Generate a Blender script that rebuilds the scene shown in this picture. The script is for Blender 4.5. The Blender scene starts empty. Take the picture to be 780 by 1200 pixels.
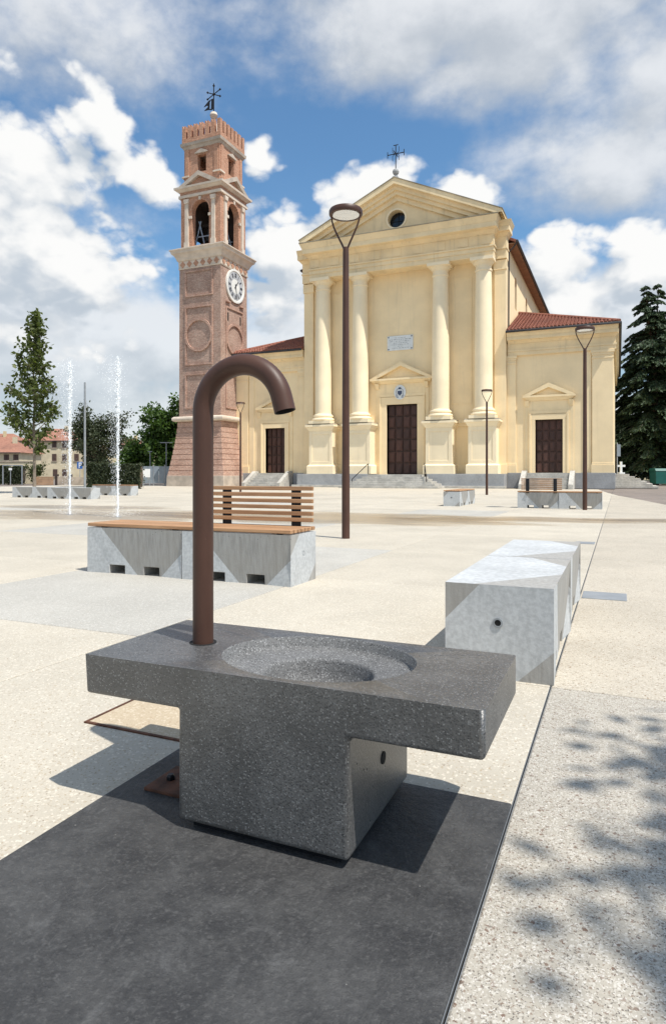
import bpy, bmesh, math, random
import numpy as np
from mathutils import Vector, Matrix
rad = math.radians
SC = bpy.context.scene
COL = SC.collection

# ------------------------------------------------------------------ camera
H_EYE = 0.96; FPX = 766.0; YAW = math.atan(334/766.0)
cam_d = bpy.data.cameras.new('camera'); cam = bpy.data.objects.new('camera', cam_d); COL.objects.link(cam)
cam.location = (0, 0, H_EYE); cam.rotation_euler = (rad(90), 0, YAW)
cam_d.sensor_fit = 'VERTICAL'; cam_d.sensor_height = 36; cam_d.lens = FPX/1200*36
cam_d.shift_y = -44/1200; cam_d.clip_start = 0.05; cam_d.clip_end = 6000
SC.camera = cam
FW = (-math.sin(YAW), math.cos(YAW)); RT = (math.cos(YAW), math.sin(YAW))
def ground_dir(x):                       # a photo column -> horizontal direction (depth 1)
    r = (x-390)/FPX
    return (FW[0]+r*RT[0], FW[1]+r*RT[1])
def at(x, d):                            # column + depth -> ground point
    v = ground_dir(x); return (v[0]*d, v[1]*d)
def zat(y, d): return H_EYE+(556-y)/FPX*d

# ------------------------------------------------------------------ sun, sky, exposure
SUN = Vector((0.52, -0.175, 1.0)).normalized()
sl = bpy.data.lights.new('sun', 'SUN'); so = bpy.data.objects.new('sun', sl); COL.objects.link(so)
sl.energy = 5.0; sl.angle = rad(0.55); sl.color = (1.0, 0.955, 0.88)
so.rotation_euler = SUN.to_track_quat('Z', 'Y').to_euler(); so.location = (30, -10, 60)
SC.view_settings.view_transform = 'Standard'; SC.view_settings.look = 'None'
SC.view_settings.exposure = 0.06; SC.view_settings.gamma = 1.0; SC.view_settings.use_curve_mapping = False

def nd(nt, typ, **kw):
    n = nt.nodes.new(typ)
    for k, v in kw.items():
        if k == 'ins':
            for i, val in v.items():
                s = n.inputs[i]
                if isinstance(val, bpy.types.NodeSocket): nt.links.new(val, s)
                else: s.default_value = val
        else: setattr(n, k, v)
    return n
def mth(nt, op, a, b=None, c=None, clamp=False):
    ins = {0: a}
    if b is not None: ins[1] = b
    if c is not None: ins[2] = c
    n = nd(nt, 'ShaderNodeMath', operation=op, ins=ins); n.use_clamp = clamp
    return n.outputs[0]
def smooth(nt, v, lo, hi, a=0.0, b=1.0):
    return nd(nt, 'ShaderNodeMapRange', interpolation_type='SMOOTHSTEP', ins={0: v, 1: lo, 2: hi, 3: a, 4: b}).outputs[0]
def mixc(nt, f, a, b, blend='MIX'):
    n = nd(nt, 'ShaderNodeMix', data_type='RGBA', blend_type=blend)
    for s, v in ((0, f), (6, a), (7, b)):
        if isinstance(v, bpy.types.NodeSocket): nt.links.new(v, n.inputs[s])
        else: n.inputs[s].default_value = v if s == 0 else (*v[:3], 1)
    return n.outputs[2]

def sky_dir(x, y):                       # photo pixel -> azimuth (clockwise from +Y), elevation
    v = ground_dir(x); l = math.hypot(*v)
    return math.atan2(v[0], v[1]), math.atan2((556-y)/FPX, l)
W = bpy.data.worlds.new('World'); SC.world = W; W.use_nodes = True
W.cycles.sampling_method = 'MANUAL'; W.cycles.sample_map_resolution = 256
wt = W.node_tree; wt.nodes.clear()
sky = nd(wt, 'ShaderNodeTexSky', sky_type='NISHITA'); sky.sun_disc = False
sky.sun_elevation = math.asin(SUN.z); sky.sun_rotation = math.atan2(SUN.x, SUN.y)
sky.air_density = 1.25; sky.dust_density = 0.7; sky.ozone_density = 1.3; sky.altitude = 50

def blob_group(name, blobs, warp, wscale, amp, nscale, puff, pscale, base_thr, lscale):
    g = bpy.data.node_groups.new(name, 'ShaderNodeTree')
    g.interface.new_socket('Vector', in_out='INPUT', socket_type='NodeSocketVector')
    g.interface.new_socket('Density', in_out='OUTPUT', socket_type='NodeSocketFloat')
    gi = nd(g, 'NodeGroupInput'); go = nd(g, 'NodeGroupOutput')
    v = nd(g, 'ShaderNodeVectorMath', operation='NORMALIZE', ins={0: gi.outputs[0]}).outputs[0]
    wn = nd(g, 'ShaderNodeTexNoise', ins={'Vector': v, 'Scale': wscale, 'Detail': 4.0, 'Roughness': 0.55})
    wv = nd(g, 'ShaderNodeVectorMath', operation='SUBTRACT', ins={0: wn.outputs['Color'], 1: (0.5, 0.5, 0.5)}).outputs[0]
    wv = nd(g, 'ShaderNodeVectorMath', operation='SCALE', ins={0: wv, 'Scale': warp}).outputs[0]
    v2 = nd(g, 'ShaderNodeVectorMath', operation='ADD', ins={0: v, 1: wv}).outputs[0]
    s = nd(g, 'ShaderNodeSeparateXYZ', ins={0: v2})
    az = mth(g, 'ARCTAN2', s.outputs[0], s.outputs[1]); el = mth(g, 'ARCSINE', mth(g, 'MINIMUM', s.outputs[2], 0.999))
    p = nd(g, 'ShaderNodeCombineXYZ', ins={0: az, 1: el, 2: 0.0}).outputs[0]
    # clouds everywhere else: one low noise
    ln = nd(g, 'ShaderNodeTexNoise', ins={'Vector': v, 'Scale': lscale, 'Detail': 2.0, 'Roughness': 0.5}).outputs[0]
    base = mth(g, 'MULTIPLY_ADD', ln, 3.2, -base_thr)
    vd = nd(g, 'ShaderNodeVectorMath', operation='DOT_PRODUCT', ins={0: v, 1: (FW[0]*math.cos(0.3), FW[1]*math.cos(0.3), math.sin(0.3))}).outputs['Value']
    acc = mth(g, 'SUBTRACT', base, smooth(g, vd, 0.74, 0.9, 0.0, 0.8))
    for (x, y, sx, sy, rot, wgt) in blobs:
        a, e = sky_dir(x, y)
        mp = nd(g, 'ShaderNodeMapping', vector_type='TEXTURE', ins={0: p})
        mp.inputs['Location'].default_value = (a, e, 0)
        mp.inputs['Rotation'].default_value = (0, 0, rad(rot)); mp.inputs['Scale'].default_value = (sx/FPX, sy/FPX, 1)
        ln_ = nd(g, 'ShaderNodeVectorMath', operation='LENGTH', ins={0: mp.outputs[0]}).outputs['Value']
        acc = mth(g, 'SMOOTH_MAX', acc, mth(g, 'MULTIPLY_ADD', ln_, -wgt, wgt), 0.12)
    # structure: fractal noise plus rounded billows, flattened towards the horizon as a cloud deck is
    st = nd(g, 'ShaderNodeVectorMath', operation='MULTIPLY', ins={0: v, 1: (1.0, 1.0, 1.45)}).outputs[0]
    fb = nd(g, 'ShaderNodeTexNoise', ins={'Vector': st, 'Scale': nscale, 'Detail': 8.0, 'Roughness': 0.60})
    d = mth(g, 'ADD', acc, mth(g, 'MULTIPLY_ADD', fb.outputs[0], amp, -0.5*amp))
    if puff > 0:
        w2 = nd(g, 'ShaderNodeVectorMath', operation='SCALE', ins={0: nd(g, 'ShaderNodeVectorMath', operation='SUBTRACT', ins={0: nd(g, 'ShaderNodeTexNoise', ins={'Vector': st, 'Scale': pscale*1.2, 'Detail': 3.0}).outputs['Color'], 1: (.5, .5, .5)}).outputs[0], 'Scale': 0.9/pscale}).outputs[0]
        sv = nd(g, 'ShaderNodeVectorMath', operation='ADD', ins={0: st, 1: w2}).outputs[0]
        for k, (m_, a_) in enumerate(((1.0, 1.0), (2.7, 0.45))):
            vo = nd(g, 'ShaderNodeTexVoronoi', feature='F1', ins={'Vector': sv, 'Scale': pscale*m_})
            d = mth(g, 'ADD', d, mth(g, 'MULTIPLY_ADD', vo.outputs['Distance'], -puff*a_, puff*a_*0.55))
    g.links.new(d, go.inputs[0])
    return g
SOFT = [(610, 15, 330, 105, -4, 1.3), (780, 70, 140, 110, 0, 1.0), (50, 30, 190, 75, 5, .8), (165, 20, 60, 50, 0, .5), (480, 60, 190, 70, -8, 1.2), (540, 100, 120, 45, 8, .9),
        (740, 190, 160, 85, 0, 0.9), (90, 430, 330, 125, 0, 1.3), (20, 330, 150, 110, 0, 1.1), (330, 400, 170, 85, 0, 1.1), (690, 400, 230, 90, 0, 1.2), (180, 510, 400, 70, 0, 1.2), (640, 500, 420, 75, 0, 1.2)]
CUMU = [(5, 215, 105, 85, 0, 1.1), (40, 300, 115, 62, 0, 1.1), (132, 165, 58, 26, -42, 1.1), (178, 206, 50, 28, -42, 1.1), (106, 143, 30, 15, -30, .9),
        (335, 296, 66, 46, 0, 1.1), (318, 350, 70, 42, 0, .8), (425, 226, 60, 28, 20, 1.1), (548, 230, 44, 22, -8, 1.1), (648, 306, 52, 34, 5, 1.0),
        (750, 320, 72, 48, 0, 1.1), (655, 352, 60, 34, 0, .9), (305, 181, 20, 14, 0, .5), (110, 335, 50, 30, 30, .9),
        (25, 385, 100, 34, 0, .7)]
GS = blob_group('soft_cloud', SOFT, 0.14, 4.0, 2.6, 4.2, 0.35, 9.0, 1.45, 2.4)
GC = blob_group('cumulus_cloud', CUMU, 0.05, 10.0, 1.5, 9.0, 0.85, 15.0, 1.85, 2.7)
tc = nd(wt, 'ShaderNodeTexCoord').outputs['Generated']
def dens(g, v): return nd(wt, 'ShaderNodeGroup', node_tree=g, ins={0: v}).outputs[0]
def off(k): 
    o = SUN*k
    return nd(wt, 'ShaderNodeVectorMath', operation='ADD', ins={0: tc, 1: (o.x, o.y, o.z)}).outputs[0]
dS, dC = dens(GS, tc), dens(GC, tc)
dS2, dC2 = dens(GS, off(0.05)), dens(GC, off(0.045))
litS = smooth(wt, mth(wt, 'SUBTRACT', dS, dS2), -0.55, 0.55)
litC = smooth(wt, mth(wt, 'SUBTRACT', dC, dC2), -0.65, 0.60)
colS = mixc(wt, litS, (5.9, 6.3, 6.75), (9.0, 9.15, 9.3))
colC = mixc(wt, litC, (5.6, 6.3, 7.1), (10.2, 10.2, 10.1))
aS = mth(wt, 'MULTIPLY_ADD', smooth(wt, dS, -0.18, 0.80), 0.86, 0.03)
aC = smooth(wt, dC, -0.06, 0.42)
blue = mixc(wt, 1.0, sky.outputs[0], (0.84, 1.26, 1.52), 'MULTIPLY')
c1 = mixc(wt, aS, blue, colS)
c2 = mixc(wt, aC, c1, colC)
bg = nd(wt, 'ShaderNodeBackground', ins={0: c2, 1: 0.092}); wo = nd(wt, 'ShaderNodeOutputWorld', ins={0: bg.outputs[0]})

# ------------------------------------------------------------------ materials
MATS = {}
def new_mat(name):
    m = bpy.data.materials.new(name); m.use_nodes = True
    nt = m.node_tree; b = nt.nodes['Principled BSDF']; MATS[name] = m
    return m, nt, b
def pos(nt): return nd(nt, 'ShaderNodeNewGeometry').outputs['Position']
def objc(nt): return nd(nt, 'ShaderNodeTexCoord').outputs['Object']
def noise(nt, v, scale, detail=4.0, rough=0.55, dist=0.0):
    return nd(nt, 'ShaderNodeTexNoise', ins={'Vector': v, 'Scale': scale, 'Detail': detail, 'Roughness': rough, 'Distortion': dist}).outputs[0]
def stretch(nt, v, s): return nd(nt, 'ShaderNodeVectorMath', operation='MULTIPLY', ins={0: v, 1: s}).outputs[0]
def bump(nt, b, h, strength, dist=0.01, prev=None):
    n = nd(nt, 'ShaderNodeBump', ins={'Strength': strength, 'Distance': dist, 'Height': h})
    if prev is not None: nt.links.new(prev, n.inputs['Normal'])
    nt.links.new(n.outputs[0], b.inputs['Normal']); return n.outputs[0]
def setc(nt, b, c): nt.links.new(c, b.inputs['Base Color'])
def mul(c, k): return tuple(min(1, x*k) for x in c)
def simple(name, col, rough=0.8, var=0.12, scale=3.0, bstr=0.0, bscale=60, bdist=0.004, metal=0.0, world=False, spec=0.5, fine=0.0, fscale=120, objvar=0.0):
    m, nt, b = new_mat(name); v = pos(nt) if world else objc(nt)
    n = smooth(nt, noise(nt, v, scale, 5.0), 0.3, 0.7)
    c = mixc(nt, n, mul(col, 1-var), mul(col, 1+var))
    if fine > 0:
        f = smooth(nt, noise(nt, v, fscale, 2.0), 0.32, 0.68, 1-fine, 1+fine)
        c = mixc(nt, 1.0, c, nd(nt, 'ShaderNodeCombineColor', ins={0: f, 1: f, 2: f}).outputs[0], 'MULTIPLY')
    if objvar > 0:
        r = nd(nt, 'ShaderNodeObjectInfo').outputs['Random']
        f = mth(nt, 'MULTIPLY_ADD', r, 2*objvar, 1-objvar)
        c = mixc(nt, 1.0, c, nd(nt, 'ShaderNodeCombineColor', ins={0: f, 1: f, 2: f}).outputs[0], 'MULTIPLY')
    setc(nt, b, c); b.inputs['Roughness'].default_value = rough; b.inputs['Metallic'].default_value = metal
    b.inputs['Specular IOR Level'].default_value = spec
    if bstr > 0: bump(nt, b, noise(nt, v, bscale, 4.0), bstr, bdist)
    return m
def speckle(name, col, chips, cscale, frac, rough, var=0.06, big=1.1, bstr=0.25, world=True, chip2=None, objvar=0.0):
    """exposed aggregate: chips are single voronoi cells picked by their random colour"""
    m, nt, b = new_mat(name); v = pos(nt) if world else objc(nt)
    n = smooth(nt, noise(nt, v, big, 6.0), 0.3, 0.7)
    c = mixc(nt, n, mul(col, 1-var), mul(col, 1+var))
    n2 = smooth(nt, noise(nt, v, cscale*1.6, 2.0), 0.3, 0.7)
    c = mixc(nt, mth(nt, 'MULTIPLY', n2, 0.5), c, mul(col, 0.80))
    wn = nd(nt, 'ShaderNodeTexNoise', ins={'Vector': v, 'Scale': cscale*1.1, 'Detail': 2.0}).outputs['Color']
    wn = nd(nt, 'ShaderNodeVectorMath', operation='SUBTRACT', ins={0: wn, 1: (.5, .5, .5)}).outputs[0]
    vw = nd(nt, 'ShaderNodeVectorMath', operation='ADD', ins={0: v, 1: nd(nt, 'ShaderNodeVectorMath', operation='SCALE', ins={0: wn, 'Scale': 1.5/cscale}).outputs[0]}).outputs[0]
    for k, (cc, fr, sc) in enumerate(chips):
        vo = nd(nt, 'ShaderNodeTexVoronoi', ins={'Vector': vw, 'Scale': cscale*sc, 'Randomness': 1.0})
        sp = nd(nt, 'ShaderNodeSeparateColor', ins={0: vo.outputs['Color']})
        on = mth(nt, 'LESS_THAN', sp.outputs[0], fr)
        near = smooth(nt, vo.outputs['Distance'], 0.62, 0.42)
        f = mth(nt, 'MULTIPLY', mth(nt, 'MULTIPLY', on, near), mth(nt, 'MULTIPLY_ADD', sp.outputs[1], 0.5, 0.5))
        c = mixc(nt, f, c, cc)
    if world:
        st = smooth(nt, noise(nt, v, 0.55, 7.0, 0.62, 0.5), 0.50, 0.72, 0, 0.20)
        c = mixc(nt, st, c, mul(col, 0.62))
        st = smooth(nt, noise(nt, stretch(nt, v, (0.25, 1.0, 1.0)), 1.7, 5.0, 0.6, 0.6), 0.60, 0.70, 0, 0.14)
        c = mixc(nt, st, c, mul(col, 0.7))
    if objvar > 0:
        r = nd(nt, 'ShaderNodeObjectInfo').outputs['Random']
        f = mth(nt, 'MULTIPLY_ADD', r, 2*objvar, 1-objvar)
        c = mixc(nt, 1.0, c, nd(nt, 'ShaderNodeCombineColor', ins={0: f, 1: f, 2: f}).outputs[0], 'MULTIPLY')
    setc(nt, b, c); b.inputs['Roughness'].default_value = rough
    b.inputs['Specular IOR Level'].default_value = 0.3
    bump(nt, b, noise(nt, v, cscale*1.3, 3.0), bstr, 0.003)
    return m

speckle('paving_cream', (0.50, 0.455, 0.375), [((0.38, 0.31, 0.22), 0.14, 1.2), ((0.62, 0.57, 0.48), 0.25, 0.9), ((0.25, 0.2, 0.15), 0.05, 1.6)], 110, 0.2, 0.85, 0.10, objvar=0.06)
speckle('paving_grey', (0.455, 0.435, 0.39), [((0.36, 0.32, 0.27), 0.14, 1.2), ((0.58, 0.56, 0.51), 0.25, 0.9), ((0.22, 0.2, 0.17), 0.06, 1.6)], 110, 0.2, 0.85, 0.10, objvar=0.05)
speckle('paving_terrazzo', (0.415, 0.38, 0.32), [((0.54, 0.51, 0.45), 0.34, 1.3), ((0.17, 0.11, 0.08), 0.05, 0.95), ((0.22, 0.165, 0.125), 0.15, 1.7), ((0.12, 0.105, 0.09), 0.22, 2.3), ((0.60, 0.57, 0.52), 0.22, 2.0)], 112, 0.2, 0.8, 0.10, objvar=0.03)
speckle('paving_terrazzo_cream', (0.48, 0.43, 0.35), [((0.57, 0.525, 0.45), 0.3, 1.1), ((0.25, 0.18, 0.12), 0.10, 1.0), ((0.17, 0.14, 0.11), 0.15, 2.1)], 95, 0.2, 0.8, 0.10, objvar=0.03)
speckle('tan_infill', (0.50, 0.41, 0.29), [((0.36, 0.27, 0.18), 0.2, 1.2), ((0.58, 0.50, 0.38), 0.25, 0.9)], 110, 0.2, 0.85)
simple('joint_dark', (0.10, 0.085, 0.07), 0.95, world=True)
simple('asphalt', (0.205, 0.17, 0.145), 0.92, 0.15, 0.5, 0.3, 40, 0.01, world=True, fine=0.18, fscale=20)
simple('soil_grass', (0.10, 0.10, 0.045), 0.95, 0.3, 0.8, world=True)
# dark slab of the fountain's footing
m, nt, b = new_mat('slate_slab'); v = pos(nt)
c = mixc(nt, smooth(nt, noise(nt, v, 3.2, 10.0, 0.74, 0.2), 0.3, 0.72), (0.026, 0.026, 0.028), (0.082, 0.081, 0.080))
c = mixc(nt, smooth(nt, noise(nt, v, 110, 3.0, 0.6), 0.48, 0.75, 0, 0.45), c, (0.135, 0.133, 0.13))
c = mixc(nt, smooth(nt, noise(nt, v, 75, 3.0, 0.6), 0.50, 0.75, 0, 0.4), c, (0.025, 0.025, 0.026))
c = mixc(nt, smooth(nt, noise(nt, v, 7.5, 8, 0.72, 0.8), 0.52, 0.72, 0, 0.42), c, (0.15, 0.15, 0.15))
va_ = stretch(nt, v, (1.0, 0.22, 1.0)); rt_ = nd(nt, 'ShaderNodeMapping', ins={0: v}); rt_.inputs['Rotation'].default_value = (0, 0, 0.6); rt_.inputs['Scale'].default_value = (1.0, 0.10, 1.0)
sc2 = mth(nt, 'MULTIPLY', smooth(nt, noise(nt, rt_.outputs[0], 95, 3, 0.5, 1.2), 0.66, 0.74), smooth(nt, noise(nt, v, 5, 3), 0.5, 0.66))
c = mixc(nt, mth(nt, 'MULTIPLY', sc2, 0.5), c, (0.20, 0.20, 0.20))
vo = nd(nt, 'ShaderNodeTexVoronoi', ins={'Vector': v, 'Scale': 45.0}); sp = nd(nt, 'ShaderNodeSeparateColor', ins={0: vo.outputs['Color']})
c = mixc(nt, mth(nt, 'MULTIPLY', mth(nt, 'LESS_THAN', sp.outputs[0], 0.02), smooth(nt, vo.outputs['Distance'], 0.10, 0.05)), c, (0.30, 0.29, 0.27))
setc(nt, b, c); b.inputs['Roughness'].default_value = 0.60; b.inputs['Specular IOR Level'].default_value = 0.4
p1 = bump(nt, b, noise(nt, v, 34, 8.0, 0.72, 0.3), 0.8, 0.012)
bump(nt, b, noise(nt, v, 190, 3.0), 0.35, 0.003, p1)
# dark basalt concrete of the fountain
m, nt, b = new_mat('basalt_concrete'); v = objc(nt)
c = mixc(nt, smooth(nt, noise(nt, v, 5.0, 6.0, 0.6), 0.3, 0.7), (0.058, 0.058, 0.058), (0.108, 0.107, 0.106))
vo = nd(nt, 'ShaderNodeTexVoronoi', ins={'Vector': v, 'Scale': 230.0}); sp = nd(nt, 'ShaderNodeSeparateColor', ins={0: vo.outputs['Color']})
c = mixc(nt, mth(nt, 'MULTIPLY', mth(nt, 'LESS_THAN', sp.outputs[0], 0.17), smooth(nt, vo.outputs['Distance'], 0.6, 0.25)), c, (0.215, 0.215, 0.213))
c = mixc(nt, mth(nt, 'MULTIPLY', mth(nt, 'GREATER_THAN', sp.outputs[0], 0.62), smooth(nt, vo.outputs['Distance'], 0.65, 0.25)), c, (0.034, 0.034, 0.035))
nz = nd(nt, 'ShaderNodeSeparateXYZ', ins={0: nd(nt, 'ShaderNodeNewGeometry').outputs['True Normal']}).outputs[2]
po = nd(nt, 'ShaderNodeTexVoronoi', ins={'Vector': v, 'Scale': 42.0, 'Randomness': 1.0}); ps = nd(nt, 'ShaderNodeSeparateColor', ins={0: po.outputs['Color']})
pit = mth(nt, 'MULTIPLY', mth(nt, 'LESS_THAN', ps.outputs[1], 0.13), smooth(nt, po.outputs['Distance'], 0.20, 0.10))
c = mixc(nt, pit, c, (0.02, 0.02, 0.021))
setc(nt, b, c); b.inputs['Roughness'].default_value = 0.36; b.inputs['Specular IOR Level'].default_value = 1.0
p1 = bump(nt, b, noise(nt, v, 150, 4.0, 0.6), 0.40, 0.003)
bump(nt, b, mth(nt, 'MULTIPLY', pit, -1.0), 0.8, 0.004, p1)
# worn, exposed-grain inside of the basin
speckle('basin_grain', (0.165, 0.165, 0.164), [((0.34, 0.34, 0.34), 0.24, 1.0), ((0.045, 0.045, 0.045), 0.28, 1.2)], 230, 0.2, 0.7, 0.15, 8.0, 0.9, world=False)
# brown painted steel
m, nt, b = new_mat('brown_steel'); v = objc(nt)
c = mixc(nt, smooth(nt, noise(nt, stretch(nt, v, (1, 1, 0.35)), 9, 5.0), 0.3, 0.7), (0.058, 0.026, 0.017), (0.082, 0.037, 0.024))
c = mixc(nt, smooth(nt, noise(nt, v, 130, 2), 0.72, 0.78, 0, 0.5), c, (0.25, 0.13, 0.09))
setc(nt, b, c); b.inputs['Roughness'].default_value = 0.48; b.inputs['Specular IOR Level'].default_value = 0.4
bump(nt, b, noise(nt, v, 220, 2), 0.12, 0.002)
simple('rust_steel', (0.11, 0.045, 0.025), 0.75, 0.4, 25, 0.3, 90, metal=0.2)
simple('dark_iron', (0.018, 0.018, 0.022), 0.45, 0.2, 8, metal=0.5)
simple('grey_steel', (0.30, 0.32, 0.34), 0.5, 0.12, 4, metal=0.3)
simple('concrete_pale', (0.475, 0.487, 0.49), 0.78, 0.09, 2.5, 0.3, 90, 0.003, fine=0.10, fscale=38)
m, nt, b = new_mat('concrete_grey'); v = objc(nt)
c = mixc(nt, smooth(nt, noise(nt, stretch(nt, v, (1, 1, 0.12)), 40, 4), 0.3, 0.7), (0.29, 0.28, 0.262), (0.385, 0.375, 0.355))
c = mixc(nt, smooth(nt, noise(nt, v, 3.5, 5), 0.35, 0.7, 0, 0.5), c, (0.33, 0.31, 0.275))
po = nd(nt, 'ShaderNodeTexVoronoi', ins={'Vector': v, 'Scale': 30.0}); ps = nd(nt, 'ShaderNodeSeparateColor', ins={0: po.outputs['Color']})
pit = mth(nt, 'MULTIPLY', mth(nt, 'LESS_THAN', ps.outputs[1], 0.12), smooth(nt, po.outputs['Distance'], 0.16, 0.08))
c = mixc(nt, pit, c, (0.12, 0.12, 0.115))
setc(nt, b, c); b.inputs['Roughness'].default_value = 0.85
bump(nt, b, noise(nt, v, 70, 4), 0.35, 0.004)
def wood(name, a, bcol, axis_s, rough=0.6, objvar=0.12):
    m, nt, b = new_mat(name); v = objc(nt)
    r = nd(nt, 'ShaderNodeObjectInfo').outputs['Random']
    v = nd(nt, 'ShaderNodeVectorMath', operation='ADD', ins={0: v, 1: nd(nt, 'ShaderNodeCombineXYZ', ins={0: mth(nt, 'MULTIPLY', r, 17.0), 1: r, 2: r}).outputs[0]}).outputs[0]
    n = smooth(nt, noise(nt, stretch(nt, v, axis_s), 30, 5, 0.6, 0.4), 0.3, 0.7)
    c = mixc(nt, n, a, bcol); f = mth(nt, 'MULTIPLY_ADD', r, 2*objvar, 1-objvar)
    c = mixc(nt, 1.0, c, nd(nt, 'ShaderNodeCombineColor', ins={0: f, 1: f, 2: f}).outputs[0], 'MULTIPLY')
    setc(nt, b, c); b.inputs['Roughness'].default_value = rough
    bump(nt, b, n, 0.2, 0.002)
wood('slat_wood', (0.30, 0.155, 0.075), (0.47, 0.27, 0.14), (0.06, 1, 1))
wood('door_wood', (0.045, 0.017, 0.011), (0.085, 0.033, 0.02), (1, 1, 0.08), 0.55, 0.3)
# stucco, with faint runs and patches
def stucco(name, col, var=0.07, streak=0.12):
    m, nt, b = new_mat(name); v = pos(nt)
    c = mixc(nt, smooth(nt, noise(nt, v, 0.55, 6, 0.6), 0.3, 0.7), mul(col, 1-var), mul(col, 1+var))
    s = smooth(nt, noise(nt, stretch(nt, v, (1.6, 1.6, 0.10)), 2.2, 5, 0.6), 0.52, 0.8, 0, streak)
    c = mixc(nt, s, c, (0.30, 0.26, 0.19))
    c = mixc(nt, smooth(nt, noise(nt, v, 9, 4), 0.55, 0.85, 0, 0.12), c, mul(col, 0.72))
    setc(nt, b, c); b.inputs['Roughness'].default_value = 0.92; b.inputs['Specular IOR Level'].default_value = 0.2
    bump(nt, b, noise(nt, v, 14, 5, 0.6), 0.25, 0.02)
stucco('stucco_yellow', (0.89, 0.715, 0.455), 0.06, 0.14); stucco('stucco_pale', (0.90, 0.765, 0.54), 0.06, 0.12)
stucco('stucco_trim', (0.86, 0.69, 0.435), 0.10, 0.30)
stucco('weathered_top', (0.30, 0.26, 0.19), 0.3, 0.5)
simple('grey_stone', (0.34, 0.345, 0.35), 0.85, 0.12, 1.2, 0.3, 12, 0.01, world=True, fine=0.08, fscale=14)
simple('step_stone', (0.46, 0.44, 0.40), 0.85, 0.15, 1.5, 0.3, 12, 0.01, world=True, fine=0.1, fscale=10)
simple('white_stone', (0.64, 0.545, 0.445), 0.8, 0.12, 1.5, 0.2, 20, 0.008, world=True)
simple('tower_stone', (0.47, 0.40, 0.33), 0.85, 0.2, 1.4, 0.3, 16, 0.01, world=True)
def brick(name, c1, c2, mort, bw=0.25, rh=0.075, bstr=0.5):
    m, nt, b = new_mat(name); g = nd(nt, 'ShaderNodeNewGeometry'); s = nd(nt, 'ShaderNodeSeparateXYZ', ins={0: g.outputs['Position']})
    u = mth(nt, 'ADD', s.outputs[0], s.outputs[1])
    v = nd(nt, 'ShaderNodeCombineXYZ', ins={0: u, 1: s.outputs[2], 2: 0.0}).outputs[0]
    bt = nd(nt, 'ShaderNodeTexBrick', ins={'Vector': v, 'Color1': (*c1, 1), 'Color2': (*c2, 1), 'Mortar': (*mort, 1), 'Scale': 1.0,
            'Mortar Size': 0.010, 'Mortar Smooth': 0.1, 'Bias': 0.0, 'Brick Width': bw, 'Row Height': rh})
    blot = smooth(nt, noise(nt, g.outputs['Position'], 0.9, 6, 0.62), 0.3, 0.72)
    c = mixc(nt, mth(nt, 'MULTIPLY', blot, 0.55), bt.outputs[0], mul(c1, 0.62))
    c = mixc(nt, smooth(nt, noise(nt, stretch(nt, g.outputs['Position'], (5, 5, 14)), 1.0, 2), 0.5, 0.68, 0, 0.5), c, mul(c2, 1.5))
    c = mixc(nt, smooth(nt, noise(nt, stretch(nt, g.outputs['Position'], (7, 7, 20)), 1.0, 2), 0.56, 0.7, 0, 0.5), c, (0.17, 0.09, 0.07))
    setc(nt, b, c); b.inputs['Roughness'].default_value = 0.92; b.inputs['Specular IOR Level'].default_value = 0.2
    bump(nt, b, noise(nt, stretch(nt, g.outputs['Position'], (6, 6, 16)), 1.0, 3), bstr, 0.03)
brick('brick_old', (0.36, 0.21, 0.16), (0.46, 0.31, 0.245), (0.50, 0.43, 0.36))
brick('brick_new', (0.46, 0.23, 0.145), (0.54, 0.30, 0.20), (0.52, 0.36, 0.26), bstr=0.25)
brick('brick_base', (0.42, 0.23, 0.17), (0.52, 0.33, 0.25), (0.52, 0.43, 0.36))
simple('clock_white', (0.78, 0.77, 0.72), 0.6, 0.04, 2)
simple('clock_grey', (0.45, 0.46, 0.47), 0.6, 0.1, 2)
simple('clock_black', (0.02, 0.02, 0.025), 0.5, 0.1, 2)
simple('marble_white', (0.72, 0.74, 0.74), 0.45, 0.06, 4)
simple('crest_blue', (0.05, 0.07, 0.13), 0.5, 0.1, 4)
simple('inscription', (0.20, 0.22, 0.23), 0.6, 0.1, 4)
m, nt, b = new_mat('dark_glass'); b.inputs['Base Color'].default_value = (0.012, 0.014, 0.017, 1); b.inputs['Roughness'].default_value = 0.12
def tiles(name, a, bb):
    m, nt, b = new_mat(name); v = pos(nt)
    c = mixc(nt, smooth(nt, noise(nt, v, 4.0, 3, 0.7), 0.3, 0.7), a, bb)
    c = mixc(nt, smooth(nt, noise(nt, v, 0.5, 4), 0.45, 0.75, 0, 0.55), c, (0.12, 0.06, 0.045))
    setc(nt, b, c); b.inputs['Roughness'].default_value = 0.9
tiles('roof_tile', (0.22, 0.075, 0.048), (0.36, 0.15, 0.10)); tiles('roof_tile_far', (0.27, 0.12, 0.08), (0.38, 0.19, 0.13))
simple('gutter', (0.035, 0.033, 0.035), 0.6, 0.2, 2)
simple('eaves_wood', (0.23, 0.12, 0.065), 0.8, 0.2, 2, world=True)
m, nt, b = new_mat('lamp_lens'); b.inputs['Base Color'].default_value = (0.42, 0.45, 0.46, 1); b.inputs['Roughness'].default_value = 0.12
b.inputs['Transmission Weight'].default_value = 0.55; b.inputs['IOR'].default_value = 1.3
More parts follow.
